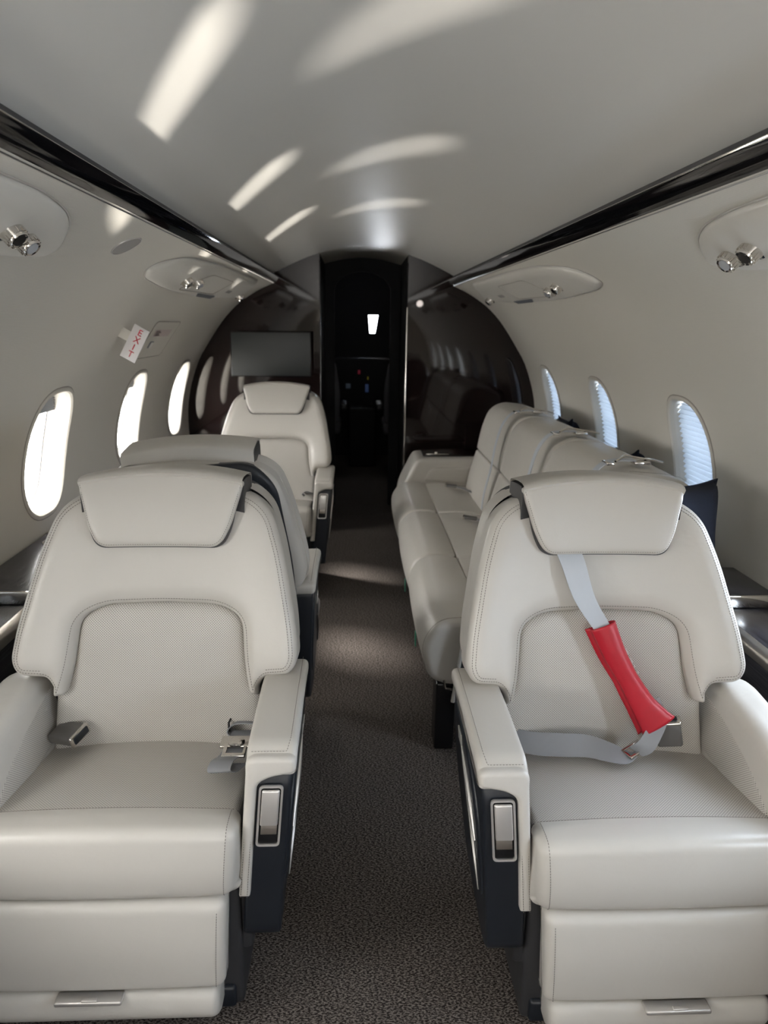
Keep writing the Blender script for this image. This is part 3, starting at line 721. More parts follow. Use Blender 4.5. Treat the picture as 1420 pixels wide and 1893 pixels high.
    k = len(ro); seq = [(ro, 0), (ro, -.004), (ri, -.0035), (ri, .012)]
    for (a, ha), (b, hb) in zip(seq, seq[1:]): mb.add([fl(p[0], y_ + ha, p[1]) for p in a] + [fl(p[0], y_ + hb, p[1]) for p in b], [(i, (i + 1) % k, k + (i + 1) % k, k + i) for i in range(k)])
    lat = mb.build('latch_frame', 'satin', root)
    mb = MB(); mb.add([fl(p[0], y_ - .0008, p[1]) for p in ri], [tuple(range(k))]); mb.build('latch_well', 'black', lat, smooth=0)
    mb = MB(); mb.box(.2605, .2935, y_ - .0085, y_ - .002, .470, .5445, .004, fl); mb.build('latch_flap', 'satin', lat)
    mb = MB(); mb.box(.2625, .2925, y_ - .0045, y_ - .001, .449, .470, .001, fl); mb.build('latch_ledge', 'satin_y', lat)
    # outer side of the arm: inset leather panel, slim metal levers
    so = rp([(.02, .565, .03), (-.16, .560, .08), (-.275, .47, .10), (-.285, .30, .06), (-.20, .24, .05), (-.02, .30, .06), (.03, .42, .05)], 6)
    fs = lambda u, v, h: sl(.313 + h * .9, u, v)
    mb = MB(); cushion(mb, so, .006, .012, fs, step=.015, grid=.05, rings=(0, .1, .4, 1)); sp_ = mb.build('side_panel', 'navy', root, smooth=50)
    for nm, pa, pb, w, mt in (('recline_lever', (-.10, .520), (-.245, .400), .006, 'satin'), ('pocket_edge', (-.13, .455), (-.262, .300), .006, 'bead')):
        mb = MB(); pts = [(pa[0] + (pb[0] - pa[0]) * q - .010 * math.sin(q * PI), pa[1] + (pb[1] - pa[1]) * q + .012 * math.sin(q * PI)) for q in np.linspace(0, 1, 10)]
        mb.tube([fs(a, b, .008) for a, b in pts], [w * .25 + w * .75 * math.sin(q * PI) for q in np.linspace(.02, .98, 10)], 8); mb.build(nm, mt, sp_)
    mb = MB(); mb.box(0, .004, -.105, -.065, .515, .545, .0015, lambda x, y, z: fs(y, z, x + .006)); mb.build('release_plate', 'satin', sp_)
    # ---- wall-side arm: wide leather arm with perforated inner face
    wt = rp([(.045, .44, .02), (.045, .600, .03), (-.02, .622, .05), (-.20, .600, .10), (-.33, .540, .06), (-.335, .44, .04), (-.30, .36, .03), (.0, .36, .03)], 6)
    fo = lambda x, y, z: (-m * (x - .12 * max(0, .55 - z) + .01 * 0), y, z)
    mb = MB(); loft(mb, [tuple(p) for p in resample(wt, .03)], .262, .352, .028, 5, fo, k=6); mb.build('wall_arm', 'leather', root, smooth=60)
    po = rp([(.03, .46, .01), (.03, .575, .01), (-.08, .560, .08), (-.21, .520, .08), (-.30, .465, .02), (-.29, .44, .02)], 6)
    mb = MB(); cushion(mb, po, .003, .008, lambda u, v, h: fo(.2615 - h, u, v), step=.015, grid=.04, rings=(0, .3, 1)); mb.build('wall_arm_insert', 'perforated', root, smooth=60)
    return root

XS = .485
s1 = make_seat(1, 'cabin_seat', 'pale grey leather seat nearest the camera on the left, aisle armrest with metal latch', (-XS, 1.455, 0), 0)
s2 = make_seat(-1, 'cabin_seat', 'pale grey leather seat nearest the camera on the right, with red-sleeved belt', (XS, 1.405, 0), 0)
s3 = copy_tree(s2); s3.location = (-.468, 1.985, .006); s3.rotation_euler = (0, math.radians(2.3), PI); s3['label'] = 'leather seat seen from behind, navy rear panel, back to back with the near left seat'
s4 = copy_tree(s1); s4.location = (-XS, 3.76, 0); s4['label'] = 'farthest leather seat on the left, facing the camera below the wall monitor'
for s in (s1, s2, s3, s4): s['group'] = 'single leather cabin seats'

# ------------------------------------------------------------------ belts
def buckle(root, P, D, W_, name='belt_buckle', k=1.0):
    """P centre, D long direction, W_ width direction (world vectors in parent space)"""
    D = Vector(D).normalized(); W_ = (Vector(W_) - D * Vector(W_).dot(D)).normalized(); U = D.cross(W_); P = Vector(P)
    fn = lambda x, y, z: tuple(P + (W_ * x + D * y + U * z) * k)
    mb = MB(); mb.box(-.021, .021, -.028, .026, -.009, .009, .005, fn); b = mb.build(name, 'buckle_grey', root)
    mb = MB(); mb.box(-.022, .022, .020, .0265, -.0105, .0105, .004, fn); mb.build('buckle_rim', 'chrome', b)
    mb = MB(); mb.box(-.017, .017, .024, .029, -.0065, .0065, .003, fn); mb.build('release_button', 'navy', b)
    return b
def strip(mb, pts, w, wd, thick=.0011, n=6):
    S = spline(pts, n); wdl = [Vector(q) for q in wd] if isinstance(wd, list) else [Vector(wd)] * len(pts); L = []; Rr = []
    for i, p in enumerate(S):
        k = min(i / n, len(pts) - 1); a = int(k); b = min(a + 1, len(pts) - 1); d = wdl[a].lerp(wdl[b], k - a).normalized(); ww = w[a] + (w[b] - w[a]) * (k - a) if isinstance(w, list) else w
        L.append(p - d * ww / 2); Rr.append(p + d * ww / 2)
    mb.ribbon(L, Rr, thick)
# near left seat (local = world + (.485, -1.455, 0))
mb = MB(); strip(mb, [(-.255, .02, .462), (-.235, -.025, .478), (-.205, -.05, .486)], .046, (.3, .8, .2)); r1 = mb.build('lap_belt', 'webbing', s1)
buckle(r1, (-.205, -.048, .492), (1, -.42, .10), (.35, 1, .25), k=1.3)
mb = MB(); strip(mb, [(.225, -.020, .500), (.165, -.022, .502), (.148, -.040, .492), (.17, -.055, .486), (.20, -.058, .484)], .048, (.1, .9, -.25))
strip(mb, [(.178, -.045, .492), (.175, -.10, .496), (.168, -.150, .500), (.158, -.185, .510), (.154, -.205, .502), (.166, -.195, .492), (.18, -.165, .490)], .046, (.95, .12, -.05))
r2 = mb.build('lap_belt', 'webbing', s1)
mb = MB(); mb.box(.140, .205, -.125, -.085, .498, .506, .003); mb.box(.150, .199, -.160, -.148, .499, .5055, .002); mb.box(.150, .158, -.155, -.115, .500, .505, .001); mb.box(.192, .199, -.155, -.115, .500, .505, .001)
mb.lathe([(.018, 0), (.0175, .004), (.012, .007)], (.175, -.112, .505), (0, 0, 1), 20); mb.build('belt_tongue', 'chrome', r2)
mb = MB(); mb.tube([(.150, -.060, .488), (.145, -.035, .506), (.150, -.012, .510)], .0025, 6); mb.build('belt_clip', 'black', r2)
# far left seat
mb = MB(); strip(mb, [(.225, -.005, .468), (.175, -.03, .492), (.150, -.055, .486), (.16, -.08, .480)], .048, (.1, .9, -.1)); mb.build('lap_belt', 'webbing', s4)
buckle(s4, (-.205, -.05, .492), (1, -.42, .10), (.35, 1, .25), k=1.2)
# near right seat: shoulder belt (world -> local: minus (.485, 1.405, 0))
def lc(*P): return [(p[0] - XS, p[1] - 1.405, p[2]) for p in P]
mb = MB(); strip(mb, lc((.392, 1.455, .94), (.407, 1.405, .895), (.432, 1.379, .82), (.476, 1.372, .752), (.515, 1.368, .69)), [.052, .052, .045, .036, .034], [(1, 0, .1), (1, 0, .1), (1, 0, .12), (.95, 0, .25), (.9, 0, .35)])
sh_ = mb.build('shoulder_belt', 'webbing_light', s2)
mb = MB(); strip(mb, lc((.585, 1.338, .60), (.600, 1.325, .56), (.588, 1.318, .53), (.572, 1.312, .505), (.555, 1.318, .488)), [.036, .036, .036, .036, .034], [(.85, 0, .5), (.9, 0, .35), (.9, -.2, -.3), (.8, -.4, -.4), (.5, -.8, -.1)])
mb.build('belt_tail', 'webbing', s2)
mb = MB(); strip(mb, lc((.205, 1.42, .50), (.270, 1.39, .492), (.330, 1.36, .486), (.400, 1.345, .489), (.455, 1.338, .490), (.500, 1.315, .488), (.535, 1.305, .482), (.560, 1.318, .484)), [.05, .05, .05, .05, .048, .046, .04, .03],
      [(-.1, .55, .85), (-.1, .6, .8), (-.1, .55, .83), (0, .6, .8), (.1, .65, .75), (.35, .75, .4), (.45, .8, .1), (.5, .8, 0)], n=8)
lb = mb.build('lap_belt', 'webbing', s2)
mb = MB()
fn = lambda x, y, z: tuple(Vector(lc((.553, 1.325, .490))[0]) + Vector((.80, .50, .12)) * x + Vector((-.52, .82, .2)) * y + Vector((0, -.2, .97)) * z)
mb.box(-.030, .030, -.016, -.009, -.004, .004, .0025, fn); mb.box(-.030, -.024, -.016, .012, -.003, .003, .001, fn); mb.box(.024, .030, -.016, .012, -.003, .003, .001, fn); mb.box(-.030, .030, .008, .014, -.003, .003, .0015, fn)
mb.build('belt_tongue', 'chrome', lb)
bk = buckle(s2, lc((.637, 1.350, .516))[0], (-.28, -.12, .95), (.9, -.3, .2), k=1.3)
mb = MB(); strip(mb, lc((.668, 1.40, .455), (.660, 1.375, .470), (.650, 1.362, .486)), .040, (.9, -.25, .15)); mb.build('buckle_strap', 'webbing', bk)
# red sleeve wrapped round the shoulder belt
mb = MB(); mb_in = MB(); cl = spline([(.477, 1.390, .758), (.503, 1.378, .700), (.535, 1.366, .645), (.569, 1.352, .590), (.604, 1.338, .545)], 8)
ww = [.028, .0245, .0215, .0265, .040]; ns = len(cl); V = []; NQ = 19
for i, p in enumerate(cl):
    k = i / (ns - 1) * 4; a = int(min(k, 3)); w = ww[a] + (ww[a + 1] - ww[a]) * (k - a)
    t = (cl[min(i + 1, ns - 1)] - cl[max(i - 1, 0)]).normalized(); nr = Vector((0, -.975, -.22)); nr = (nr - t * nr.dot(t)).normalized(); u = t.cross(nr).normalized()
    if u.x < 0: u = -u
    for j in range(NQ):
        an = math.radians(-168 + 330 * j / (NQ - 1)); rr = 1.0
        cx_ = math.cos(an) * w; hz = math.sin(an) * .0125
        if j == 0: cx_ -= .010; hz = -.0125
        if j == 1: cx_ -= .006; hz = -.0125
        V.append(p + u * cx_ * (1) + nr * (hz + .0135))
fc = [(i * NQ + j, i * NQ + j + 1, (i + 1) * NQ + j + 1, (i + 1) * NQ + j) for i in range(ns - 1) for j in range(NQ - 1)]
mb.add(V, fc); sl_ = mb.build('belt_sleeve', 'red', smooth=70)
sm = sl_.modifiers.new('thickness', 'SOLIDIFY'); sm.thickness = .0022; sm.offset = 0
tag(sl_, 'red leather sleeve wrapped round the shoulder belt of the near right seat', 'belt cover')
mb = MB()
for (q, l) in ((.22, .010), (.27, .006), (.33, .012), (.40, .006), (.46, .006)):
    p = cl[int(q * (ns - 1))]; mb.tube([p + Vector((.0265, -.016, .004)), p + Vector((.0265 + l * .5, -.0155, .004 - l))], .0012, 5)
mb.build('sleeve_lettering', 'sign_white', sl_)

# ------------------------------------------------------------------ side ledges (cabinets under the windows)
def ledge(sg, y_mid, y_end, label):
    root = thing('side_cabinet', label, 'cabinet', (sg * 1.0, y_mid, 0))
    fx = lambda x, y, z: (sg * x - sg * 1.0, y - y_mid, z)
    xi = .925
    mb = MB(); mb.box(xi, 1.10, Y0 + .02, y_mid, 0.001, .600, .004, fx)
    mb.box(xi + .01, 1.115, y_mid, y_end, .001, .635, .004, fx); mb.build('cabinet_body', 'wood', root)
    mb = MB(); mb.box(xi + .012, 1.125, Y0 + .02, y_mid - .006, .610, .632, .004, fx); mb.box(xi - .005, 1.120, y_mid + .004, y_end, .648, .664, .004, fx); mb.build('cabinet_top', 'top', root)
    mb = MB(); loft(mb, rp([(xi - .012, .600, .004), (xi - .012, .628, .012), (xi + .014, .638, .006), (xi + .014, .600, .002)], 5), Y0 + .02, y_mid - .004, .002, 2, fx, axis=1); mb.build('edge_rail', 'satin_y', root, smooth=50)
    mb = MB(); mb.box(xi - .010, 1.118, y_mid - .006, y_mid + .004, .632, .668, .003, fx); mb.box(xi - .010, xi - .004, y_mid, y_mid + .10, .636, .668, .002, fx); mb.build('metal_band', 'chrome', root)
    return root, fx
lg, fx = ledge(-1, 1.815, 4.58, 'dark wood side cabinet with metal band along the left wall')
# recessed cup tray in the left ledge
mb = MB(); o = rp([(.965, 2.24, .03), (1.085, 2.24, .03), (1.085, 2.50, .03), (.965, 2.50, .03)], 6); pts = [fx(a, b, .6655) for a, b in resample(o, .02)]; mb.tube(pts, .0035, 8, closed=True); mb.build('tray_rim', 'chrome', lg)
mb = MB(); mb.add([fx(a, b, .6648) for a, b in o], [tuple(range(len(o)))]); mb.build('tray_lid', 'gloss_brown', lg, smooth=0)
ledge(1, 1.775, 2.02, 'dark wood side cabinet with metal band on the right, beside the near right seat')

# ------------------------------------------------------------------ sofa
so = thing('sofa', 'long three-seat pale leather divan along the right wall', 'sofa', (.6, 3.1, 0))
SX, SY = .6, 3.1
fw = lambda x, y, z: (x - SX, y - SY, z)
B = [2.06, 2.74, 3.44, 4.12]
def crown(i, amp, ax):
    a, b = B[i], B[i + 1]
    def f(x, y, z):
        q = 1 - (2 * (y - a) / (b - a) - 1) ** 2
        return fw(x - (amp * q if x < (.22 if ax == 'front' else .78) else 0), y, z + (amp * .6 * q if z > .40 else 0))
    return f
for i in range(3):
    a, b = B[i] + .002, B[i + 1] - .002
    p = rp([(.362, .455, .004), (.30, .468, .06), (.215, .462, .07), (.160, .38, .10), (.185, .262, .05), (.25, .235, .02), (.362, .24, 0)], 7)
    mb = MB(); loft(mb, [tuple(q) for q in resample(p, .025)], a, b, .022, 10, crown(i, .010, 'front'), k=5, axis=1); mb.build('seat_bolster', 'leather', so, smooth=60)
    if i == 0:
        sb = MB(); sb.tube([fw(q[0], a + .026, q[1]) for q in inset(resample(p, .02), -.0012) if q[0] < .34], .0016, 5); stitches(sb, [fw(q[0], a + .034, q[1]) for q in inset(resample(p, .02), -.0005) if q[0] < .34], closed=False); sb.build('end_piping', 'seam', so)
    p = rp([(.365, .455, .012), (.50, .462, .05), (.66, .430, .02), (.66, .34, 0), (.365, .34, 0)], 5)
    mb = MB(); loft(mb, [tuple(q) for q in resample(p, .03)], a, b, .014, 10, crown(i, .006, 'seat'), axis=1); mb.build('seat_cushion', 'leather', so, smooth=60)
    p = rp([(.612, .43, .01), (.628, .53, .05), (.668, .665, .012), (.76, .665, 0), (.76, .41, 0)], 5)
    mb = MB(); loft(mb, [tuple(q) for q in resample(p, .03)], a, b, .020, 10, crown(i, .010, 'back'), k=5, axis=1); mb.build('lower_back', 'leather', so, smooth=60)
    p = rp([(.668, .672, .012), (.690, .80, .10), (.728, .905, .07), (.80, .948, .07), (.93, .935, .05), (1.0, .895, .05), (1.01, .70, 0), (.76, .672, 0)], 7)
    mb = MB(); loft(mb, [tuple(q) for q in resample(p, .03)], a, b, .026, 10, crown(i, .012, 'back'), k=5, axis=1); mb.build('upper_back', 'leather', so, smooth=60)
sb = MB()
for i in range(3):
    stitches(sb, [fw(x, B[i] + (.03 if i else .035), z) for x, z in [(.79, .9495), (.84, .9465), (.90, .942), (.95, .932), (.985, .912)]], closed=False)
    stitches(sb, [fw(.905, y, .949) for y in np.linspace(B[i] + .05, B[i + 1] - .05, 20)], closed=False)
sb.build('stitching', 'stitch', so, smooth=0)
# far arm with inset pad and dark cap
mb = MB(); p = rp([(.205, .25, .04), (.225, .42, .06), (.315, .598, .03), (.70, .605, .02), (.74, .25, 0)], 7)
loft(mb, [tuple(q) for q in resample(p, .03)], 4.125, 4.46, .03, 4, fw, k=5, axis=1); mb.build('end_arm', 'leather', so, smooth=60)
po = rp([(.36, .47, .02), (.40, .55, .07), (.64, .555, .01), (.62, .45, .01)], 6)
mb = MB(); cushion(mb, po, .010, .02, lambda u, v, h: fw(u, 4.127 - h, v), step=.015, grid=.04); mb.build('end_arm_inset', 'leather', so, smooth=60)
mb = MB(); mb.box(.36, .70, 4.20, 4.44, .603, .612, .003, fw); cap = mb.build('arm_cap', 'gloss_brown', so)
mb = MB(); mb.box(.38, .52, 4.215, 4.27, .611, .616, .002, fw); mb.lathe([(.014, 0), (.013, .012), (.008, .014)], fw(.44, 4.235, .614), (0, 0, 1), 16); mb.build('cap_latch', 'chrome', cap)
# near end panel with piping, base and leg
mb = MB(); ep = rp([(.262, .20, .02), (.285, .40, .05), (.355, .60, .06), (.60, .66, .05), (.70, .90, .05), (.98, .90, .04), (1.0, .20, 0)], 6)
loft(mb, [tuple(q) for q in resample(ep, .04)], 2.025, 2.055, .006, 2, fw, axis=1); e_ = mb.build('end_panel', 'charcoal', so, smooth=50)
mb = MB(); pp = [q for q in resample(rp([(.262, .20), (.285, .40, .05), (.355, .60, .06), (.60, .66, .05)], 6, closed=False), .03, closed=False)]
mb.tube([fw(q[0], 2.028, q[1]) for q in pp], .007, 8); mb.build('piping', 'leather', e_)
mb = MB(); mb.box(.30, .98, 2.10, 4.40, .001, .24, .006, fw); mb.box(.26, .70, 2.07, 4.42, .225, .33, .006, fw); mb.build('base', 'charcoal', so)
mb = MB(); mb.box(.212, .275, 2.065, 2.16, .0, .245, .006, fw); mb.build('leg', 'black', so)
mb = MB(); mb.tube([fw(.235, 2.058, .262), fw(.24, 2.052, .235), fw(.262, 2.052, .230)], .004, 8); mb.build('release_wire', 'chrome', so)
for y in (2.42, 2.98):
    mb = MB(); mb.box(.172, .176, y, y + .022, .205, .262, .001, fw); mb.build('pull_tab', 'green', so)
# shoulder belts over the back seams and lap buckles lying on the seat
for y, ytop in ((3.44, 3.50), (2.74, 2.80), (2.12, 2.18)):
    mb = MB(); pts = [(.590, y, .47), (.600, y + .003, .56), (.628, y + .008, .68), (.648, y + .02, .80), (.684, ytop - .02, .905), (.745, ytop, .962), (.84, ytop + .01, .968)]
    strip(mb, [fw(*p) for p in pts], [.030, .032, .034, .036, .04, .04, .04], (0.0, 1, .0)); b_ = mb.build('shoulder_belt', 'webbing_light', so)
    mb = MB(); mb.box(.835, .885, ytop - .016, ytop + .030, .955, .966, .003, fw); mb.tube([fw(.76, ytop - .04, .972), fw(.80, ytop - .01, .985), fw(.86, ytop + .02, .972), fw(.91, ytop + .02, .965), fw(.945, ytop + .03, .955)], .0035, 8)
    mb.box(.74, .765, ytop - .026, ytop + .026, .955, .964, .002, fw); mb.build('belt_anchor', 'chrome', b_)
for y in (3.93, 3.24):
    mb = MB(); strip(mb, [fw(.615, y - .07, .46), fw(.57, y - .05, .476), fw(.53, y - .02, .480)], .034, (.3, 1, 0)); b_ = mb.build('lap_belt', 'webbing', so)
    fb = lambda x, yy, z: fw(.505 + x * .9 + yy * .2, y + yy - x * .45, .482 + z)
    mb = MB(); mb.box(-.035, .030, -.018, .018, -.007, .007, .004, fb); bb_ = mb.build('belt_buckle', 'buckle_grey', b_)
    mb = MB(); mb.box(-.042, -.033, -.019, .019, -.008, .008, .003, fb); mb.build('buckle_rim', 'chrome', bb_)

# ------------------------------------------------------------------ navy pillows between sofa and wall
def pillow(loc, rot, s, label):
    mb = MB(); n = 18; V = []
    def pt(i, j, sg):
        u = -1 + 2 * i / n; v = -1 + 2 * j / n
        pin = 1 - .17 * (1 - abs(u) ** 2) * abs(v) ** 2; pin2 = 1 - .17 * (1 - abs(v) ** 2) * abs(u) ** 2
        h = .065 * ((1 - u ** 4) * (1 - v ** 4)) ** .5 + .004 * math.sin(7 * u + 3 * v) * (1 - u * u) * (1 - v * v)
        return (u * s * pin2, v * s * pin, sg * h)
    g = {}
    for sg in (1, -1):
        for i in range(n + 1):
            for j in range(n + 1):
                edge = i in (0, n) or j in (0, n)
                if edge and sg < 0: g[(i, j, sg)] = g[(i, j, 1)]; continue
                g[(i, j, sg)] = len(V); V.append(pt(i, j, sg))
    F = [(g[(i, j, sg)], g[(i + 1, j, sg)], g[(i + 1, j + 1, sg)], g[(i, j + 1, sg)]) for sg in (1, -1) for i in range(n) for j in range(n)]
    mb.add(V, F); edge = [pt(i, 0, 1) for i in range(n)] + [pt(n, j, 1) for j in range(n)] + [pt(n - i, n, 1) for i in range(n)] + [pt(0, n - j, 1) for j in range(n)]
    o = mb.build('pillow', 'navy_cloth', smooth=80); o.location = loc; o.rotation_euler = rot; tag(o, label, 'pillow', 'navy pillows behind the divan')
    mb = MB(); mb.tube(edge, .004, 6, closed=True); mb.build('piping', 'navy_cloth', o); return o
pillow((.872, 1.93, .808), (math.radians(80), math.radians(3), math.radians(16)), .150, 'nearest navy pillow, upright against the right window beside the near seat')
pillow((1.055, 2.75, .745), (math.radians(85), math.radians(8), math.radians(84)), .16, 'navy pillow tucked behind the divan between the two nearest shaded windows')
pillow((1.055, 3.62, .765), (math.radians(85), math.radians(4), math.radians(86)), .155, 'farthest navy pillow, only its top showing behind the divan')

# ------------------------------------------------------------------ overhead service panels
def gasper(root, f, s, y, ax, r=.021, lens=False):
    p = Vector(f(s, y, .002)); n_ = (Vector(f(s, y, .02)) - Vector(f(s, y, 0))).normalized(); a = (n_ + Vector(ax) * .55).normalized()
    mb = MB(); mb.lathe([(r * 1.32, 0), (r * 1.35, .002), (r * 1.12, .004), (r * 1.05, .012), (r * .98, .016), (r * .92, .026), (r * .80, .030), (r * .62, .028)], p + n_ * .012, a, 28)
    for j in range(14):
        an = 2 * PI * j / 14; u = a.orthogonal().normalized(); w = a.cross(u); q = p + n_ * .012 + (u * math.cos(an) + w * math.sin(an)) * r * 1.0
        mb.tube([q + a * .012, q + a * .025], .0016, 5)
    g_ = mb.build('reading_light' if lens else 'air_nozzle', 'chrome', root)
    mb = MB(); mb.lathe([(r * .62, 0), (r * .60, .0025)], p + n_ * .012 + a * .027, a, 20); mb.build('lens' if lens else 'nozzle_core', 'lens' if lens else 'black', g_)
def psu(sg, outline, label, noz, extras):
    f = on_wall(sg); root = thing('service_panel', label, 'overhead panel', (0, 0, 0), group='overhead service panels')
    mb = MB(); o = rp(outline, 8); P = resample(o, .02)
    cushion(mb, o, .020, .045, f, step=.02, grid=.06, back=.004, rings=(0, .05, .15, .35, .7, 1)); mb.build('panel_shell', 'shell', root, smooth=60)
    mb = MB(); mb.tube([f(p[0], p[1], .002) for p in inset(P, -.002)], .0022, 6, closed=True); mb.build('edge_bead', 'satin', root)
    for (s, y, ax, lens) in noz: gasper(root, f, s, y, ax, .021, lens)
    for (nm, mt, so_) in extras:
        mb = MB(); q = rp(so_, 6)
        if mt == 'seam': mb.tube([f(p[0], p[1], .0205) for p in resample(q, .02)], .0011, 5, closed=True); mb.build(nm, 'seam', root)
        else:
            k = len(q); mb.add([f(p[0], p[1], .0213) for p in q], [tuple(range(k))]); mb.add([f(p[0], p[1], .019) for p in q], [tuple(range(k))]); mb.build(nm, mt, root, smooth=0)
    return root
nearL = [(.045, .55, .03), (.045, 1.36, .10), (.070, 1.51, .07), (.105, 1.60, .05), (.165, 1.665, .05), (.212, 1.64, .05), (.230, 1.50, .06), (.232, .55, .05)]
nearR = [(.060, .55, .03), (.060, 1.30, .10), (.080, 1.46, .07), (.115, 1.555, .05), (.170, 1.61, .05), (.205, 1.60, .05), (.235, 1.50, .06), (.240, .55, .05)]
farL = [(.035, 4.10, .05), (.038, 2.95, .3), (.062, 2.53, .10), (.110, 2.405, .06), (.165, 2.345, .06), (.208, 2.43, .08), (.242, 2.78, .20), (.250, 3.45, .2), (.205, 4.36, .06)]
farR = [(.035, 4.05, .05), (.035, 3.0, .3), (.060, 2.62, .12), (.095, 2.47, .08), (.135, 2.385, .06), (.195, 2.335, .05), (.228, 2.42, .06), (.252, 2.85, .20), (.250, 3.65, .2), (.185, 4.32, .06)]
def ex(d): return [('access_cover', 'seam', [(.085, 3.02, .03), (.085, 3.55, .05), (.200, 3.50, .03), (.215, 2.85, .05)]), ('placard', 'label', [(.212, 3.22 + d, .003), (.212, 3.60 + d, .003), (.236, 3.56 + d, .003), (.236, 3.26 + d, .003)]),
                   ('button', 'grille', [(.150, 3.68, .004), (.150, 3.80, .004), (.172, 3.80, .004), (.172, 3.68, .004)])]
psu(-1, nearL, 'white overhead service panel nearest the camera on the left with two metal nozzles', [(.146, 1.385, (.5, -.3, 0), False), (.160, 1.462, (.5, -.3, 0), True)], [])
psu(-1, farL, 'white overhead service panel farther along the left wall, towards the wall monitor', [(.158, 2.80, (.3, -.3, 0), False), (.150, 2.96, (.3, -.3, 0), True), (.178, 4.18, (.3, -.3, 0), False)], ex(0))
psu(1, nearR, 'white overhead service panel nearest the camera on the right, cut by the frame', [(.172, 1.475, (-.5, -.3, 0), True), (.160, 1.385, (-.5, -.3, 0), False)], [])
psu(1, farR, 'white overhead service panel farther along the right wall, above the divan', [(.165, 2.72, (-.3, -.3, 0), False), (.180, 2.86, (-.3, -.3, 0), True), (.178, 4.12, (-.3, -.3, 0), False)], ex(.05))
# speaker
f = on_wall(-1); root = thing('speaker', 'oval flush speaker grille on the left wall between the service panels', 'speaker')
mb = MB(); el = [(.107 + .042 * math.cos(a), 1.985 + .052 * math.sin(a)) for a in [2 * PI * i / 36 for i in range(36)]]
cushion(mb, el, .003, .006, f, step=.01, grid=.02, rings=(0, .3, 1)); mb.build('grille', 'grille', root)
mb = MB(); mb.tube([f(a, b, .001) for a, b in el], .0018, 6, closed=True); mb.build('rim', 'satin', root)

# ------------------------------------------------------------------ exit sign, hatch cover and placards on the left wall
c = [Vector(((q[0] + .06) * .90 - .06, 2.70, 1.38 + (q[1] - 1.38) * .90)) for q in ((-1.021, 1.234), (-.953, 1.362), (-.892, 1.337), (-.965, 1.209))]
ctr = sum(c, Vector()) / 4; U = ((c[1] - c[0]) + (c[2] - c[3])).normalized(); W_ = ((c[2] - c[1]) + (c[3] - c[0])).normalized(); W_ = (W_ - U * W_.dot(U)).normalized()
hl = (c[1] - c[0]).length / 2; hw = (c[2] - c[1]).length / 2
root = thing('exit_sign', 'white flag sign reading EXIT in red, standing out from the left wall', 'sign', tuple(ctr))
fe = lambda x, y, z: tuple(W_ * x + U * y + Vector((0, -1, 0)) * z)
mb = MB(); mb.box(-hw, hw, -hl, hl, -.003, .003, .001, fe); mb.build('sign_plate', 'sign_white', root)
for i, ch in enumerate('EXIT'):
    yy = hl * .66 - i * hl * .44
    text(ch, .0335, 'sign_red', lambda x, y, z, yy=yy: Vector(fe(x + .002, y + yy, .0036 + z)), 'sign_letter', root)
mb = MB(); mb.box(-hw - .045, -hw + .004, -hl * .3, hl * .3, .001, .0025, .0006, lambda x, y, z: fe(x + .004, y + hl * .2, z - .004)); mb.build('sign_bracket', 'wall', root)
root = thing('exit_handle_cover', 'small cover panel of the emergency exit handle above the middle left window', 'panel')
fcv = [(.41, 3.10, .03), (.41, 3.52, .03), (.60, 3.50, .03), (.60, 3.12, .03)]
mb = MB(); cushion(mb, rp(fcv, 6), .004, .008, f, step=.02, grid=.06, rings=(0, .4, 1)); mb.build('cover', 'wall', root, smooth=60)
mb = MB(); mb.tube([f(a, b, .002) for a, b in resample(rp(fcv, 6), .03)], .0016, 5, closed=True); mb.build('cover_gap', 'seam', root)
mb = MB()
def decal(name, mt, s0, s1, y0, y1, label):
    mb = MB(); mb.add([f(s0, y0, .0062), f(s0, y1, .0062), f(s1, y1, .0062), f(s1, y0, .0062)], [(0, 1, 2, 3)]); mb.add([f(s0, y0, .0042), f(s0, y1, .0042), f(s1, y1, .0042), f(s1, y0, .0042)], [(0, 1, 2, 3)])
    return mb
mb = decal('', '', .452, .487, 3.16, 3.42, ''); mb.build('instruction_placard', 'label_pink', root, smooth=0)
mb = MB()
for k_ in range(4): mb.tube([f(.458 + k_ * .007, 3.17, .0068), f(.458 + k_ * .007, 3.23 + .02 * (k_ % 2), .0068)], .0014, 4)
mb.build('placard_text', 'black', root)
mb = decal('', '', .512, .545, 3.18, 3.235, ''); mb.build('handle_recess', 'label', root, smooth=0)
mb = MB(); mb.box(-.014, .014, -.012, .012, 0, .01, .003, lambda x, y, z: f(.53 + x, 3.208 + y, .006 + z * .4)); mb.build('handle_latch', 'satin', root)

# ------------------------------------------------------------------ wall monitor
root = thing('wall_monitor', 'flat grey screen mounted on the brown front bulkhead, left of the passage', 'monitor', (-.57, 4.45, 1.187))
mb = MB(); mb.box(-.245, .245, -.012, .012, -.136, .136, .004); mb.build('monitor_case', 'black', root)
mb = MB(); mb.box(-.238, .238, -.0145, -.011, -.129, .129, .001); mb.build('screen', 'screen', root)
mb = MB(); mb.box(-.05, .05, .012, .148, -.05, .05, .008); mb.box(-.08, .08, .135, .150, -.09, .09, .004); mb.build('wall_bracket', 'black', root)
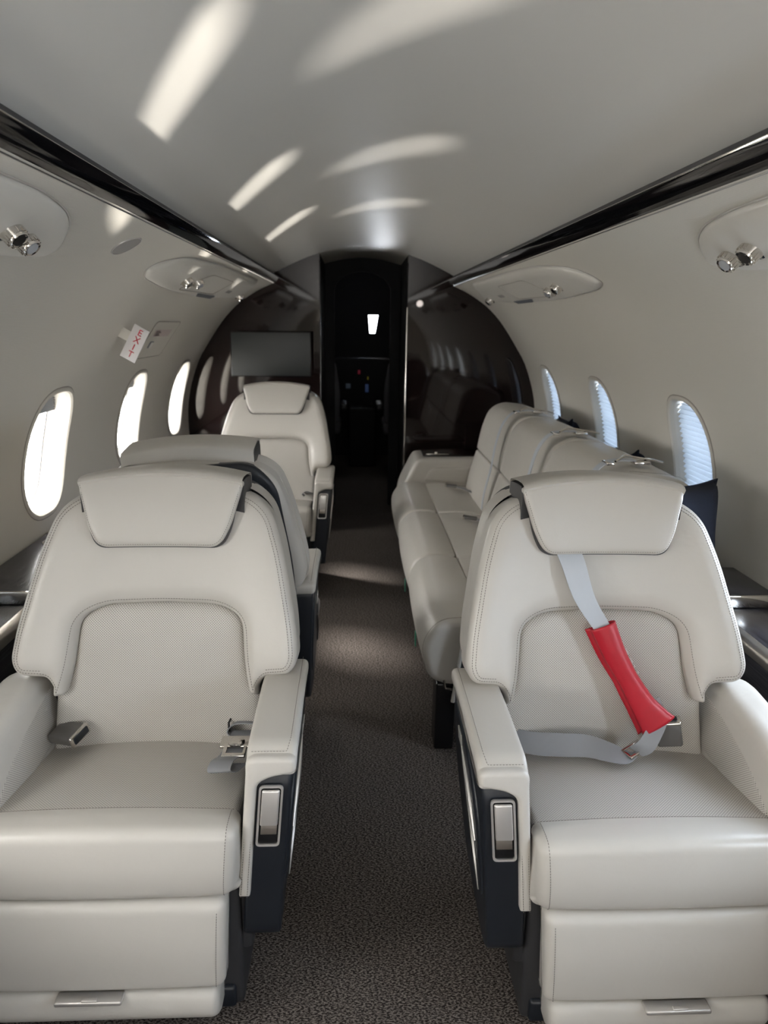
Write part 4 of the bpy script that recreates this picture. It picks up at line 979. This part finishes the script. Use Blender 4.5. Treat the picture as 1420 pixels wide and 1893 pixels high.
# small round lamp on the right wing of the bulkhead
root = thing('indicator_lamp', 'tiny round white lamp on the brown bulkhead right of the passage', 'lamp', (.352, 4.60, 1.503))
M['lamp_on'] = mat('lamp_on', (.8, .75, .72), .3, emis=((1.0, .86, .82), .5), noise=(5, .02))
mb = MB(); mb.lathe([(.019, 0), (.018, .006), (.012, .009)], (0, 0, 0), (0, -1, 0), 20); mb.build('lens', 'lamp_on', root)
mb = MB(); mb.lathe([(.024, 0), (.0235, .003), (.019, .004)], (0, 0, 0), (0, -1, 0), 20); mb.build('bezel', 'satin', root)

# ------------------------------------------------------------------ flight deck (dark, glimpsed through the passage)
def crew_seat(x, label):
    root = thing('pilot_seat', label, 'airplane seat', (x, 6.35, 0), group='flight deck seats')
    mb = MB(); cushion(mb, rp([(.21, .50, .04), (.215, .80, .1), (.17, 1.08, .08), (-.17, 1.08, .08), (-.215, .80, .1), (-.21, .50, .04)], 6), .05, .06, lambda u, v, h: (u, -h + .12 * (v - .5) * -1, v), step=.03, grid=.06, back=.06); mb.build('backrest', 'grey_seat', root)
    mb = MB(); mb.box(-.13, .13, -.13, -.04, 1.09, 1.27, .04); mb.build('headrest', 'grey_seat', root)
    mb = MB(); mb.box(-.22, .22, 0, .46, .40, .52, .04); mb.build('seat', 'grey_seat', root)
    mb = MB(); mb.box(-.15, .15, .05, .40, .0, .40, .02); mb.build('pedestal', 'charcoal', root)
    for sg in (-1, 1): mb = MB(); mb.box(sg * .25 - .03, sg * .25 + .03, .0, .34, .62, .68, .015); mb.build('armrest', 'charcoal', root)
crew_seat(-.40, 'dim grey pilot seat left of the flight deck pedestal'); crew_seat(.42, 'dim grey pilot seat right of the flight deck pedestal')
root = thing('centre_console', 'dark flight deck console with small coloured screens between the pilot seats', 'console', (0.02, 6.9, 0))
mb = MB(); mb.box(-.13, .13, -.05, .45, .0, .58, .02); mb.box(-.95, .95, .35, .55, .55, 1.04, .03); mb.build('console_body', 'dark', root)
for nm, c_, x, z, w, h, st in (('blue_screen', (.10, .18, .45), .05, .74, .035, .08, .05), ('red_light', (.6, .03, .08), -.03, .90, .025, .04, .04), ('yellow_light', (.6, .5, .05), .06, .84, .012, .03, .05), ('grey_screen', (.12, .16, .22), -.14, .76, .05, .05, .04)):
    M[nm] = mat(nm, c_, .4, emis=(c_, st), noise=(20, .1)); mb = MB(); mb.box(x - w / 2, x + w / 2, .338, .352, z - h / 2, z + h / 2, .004); mb.build(nm, nm, root)
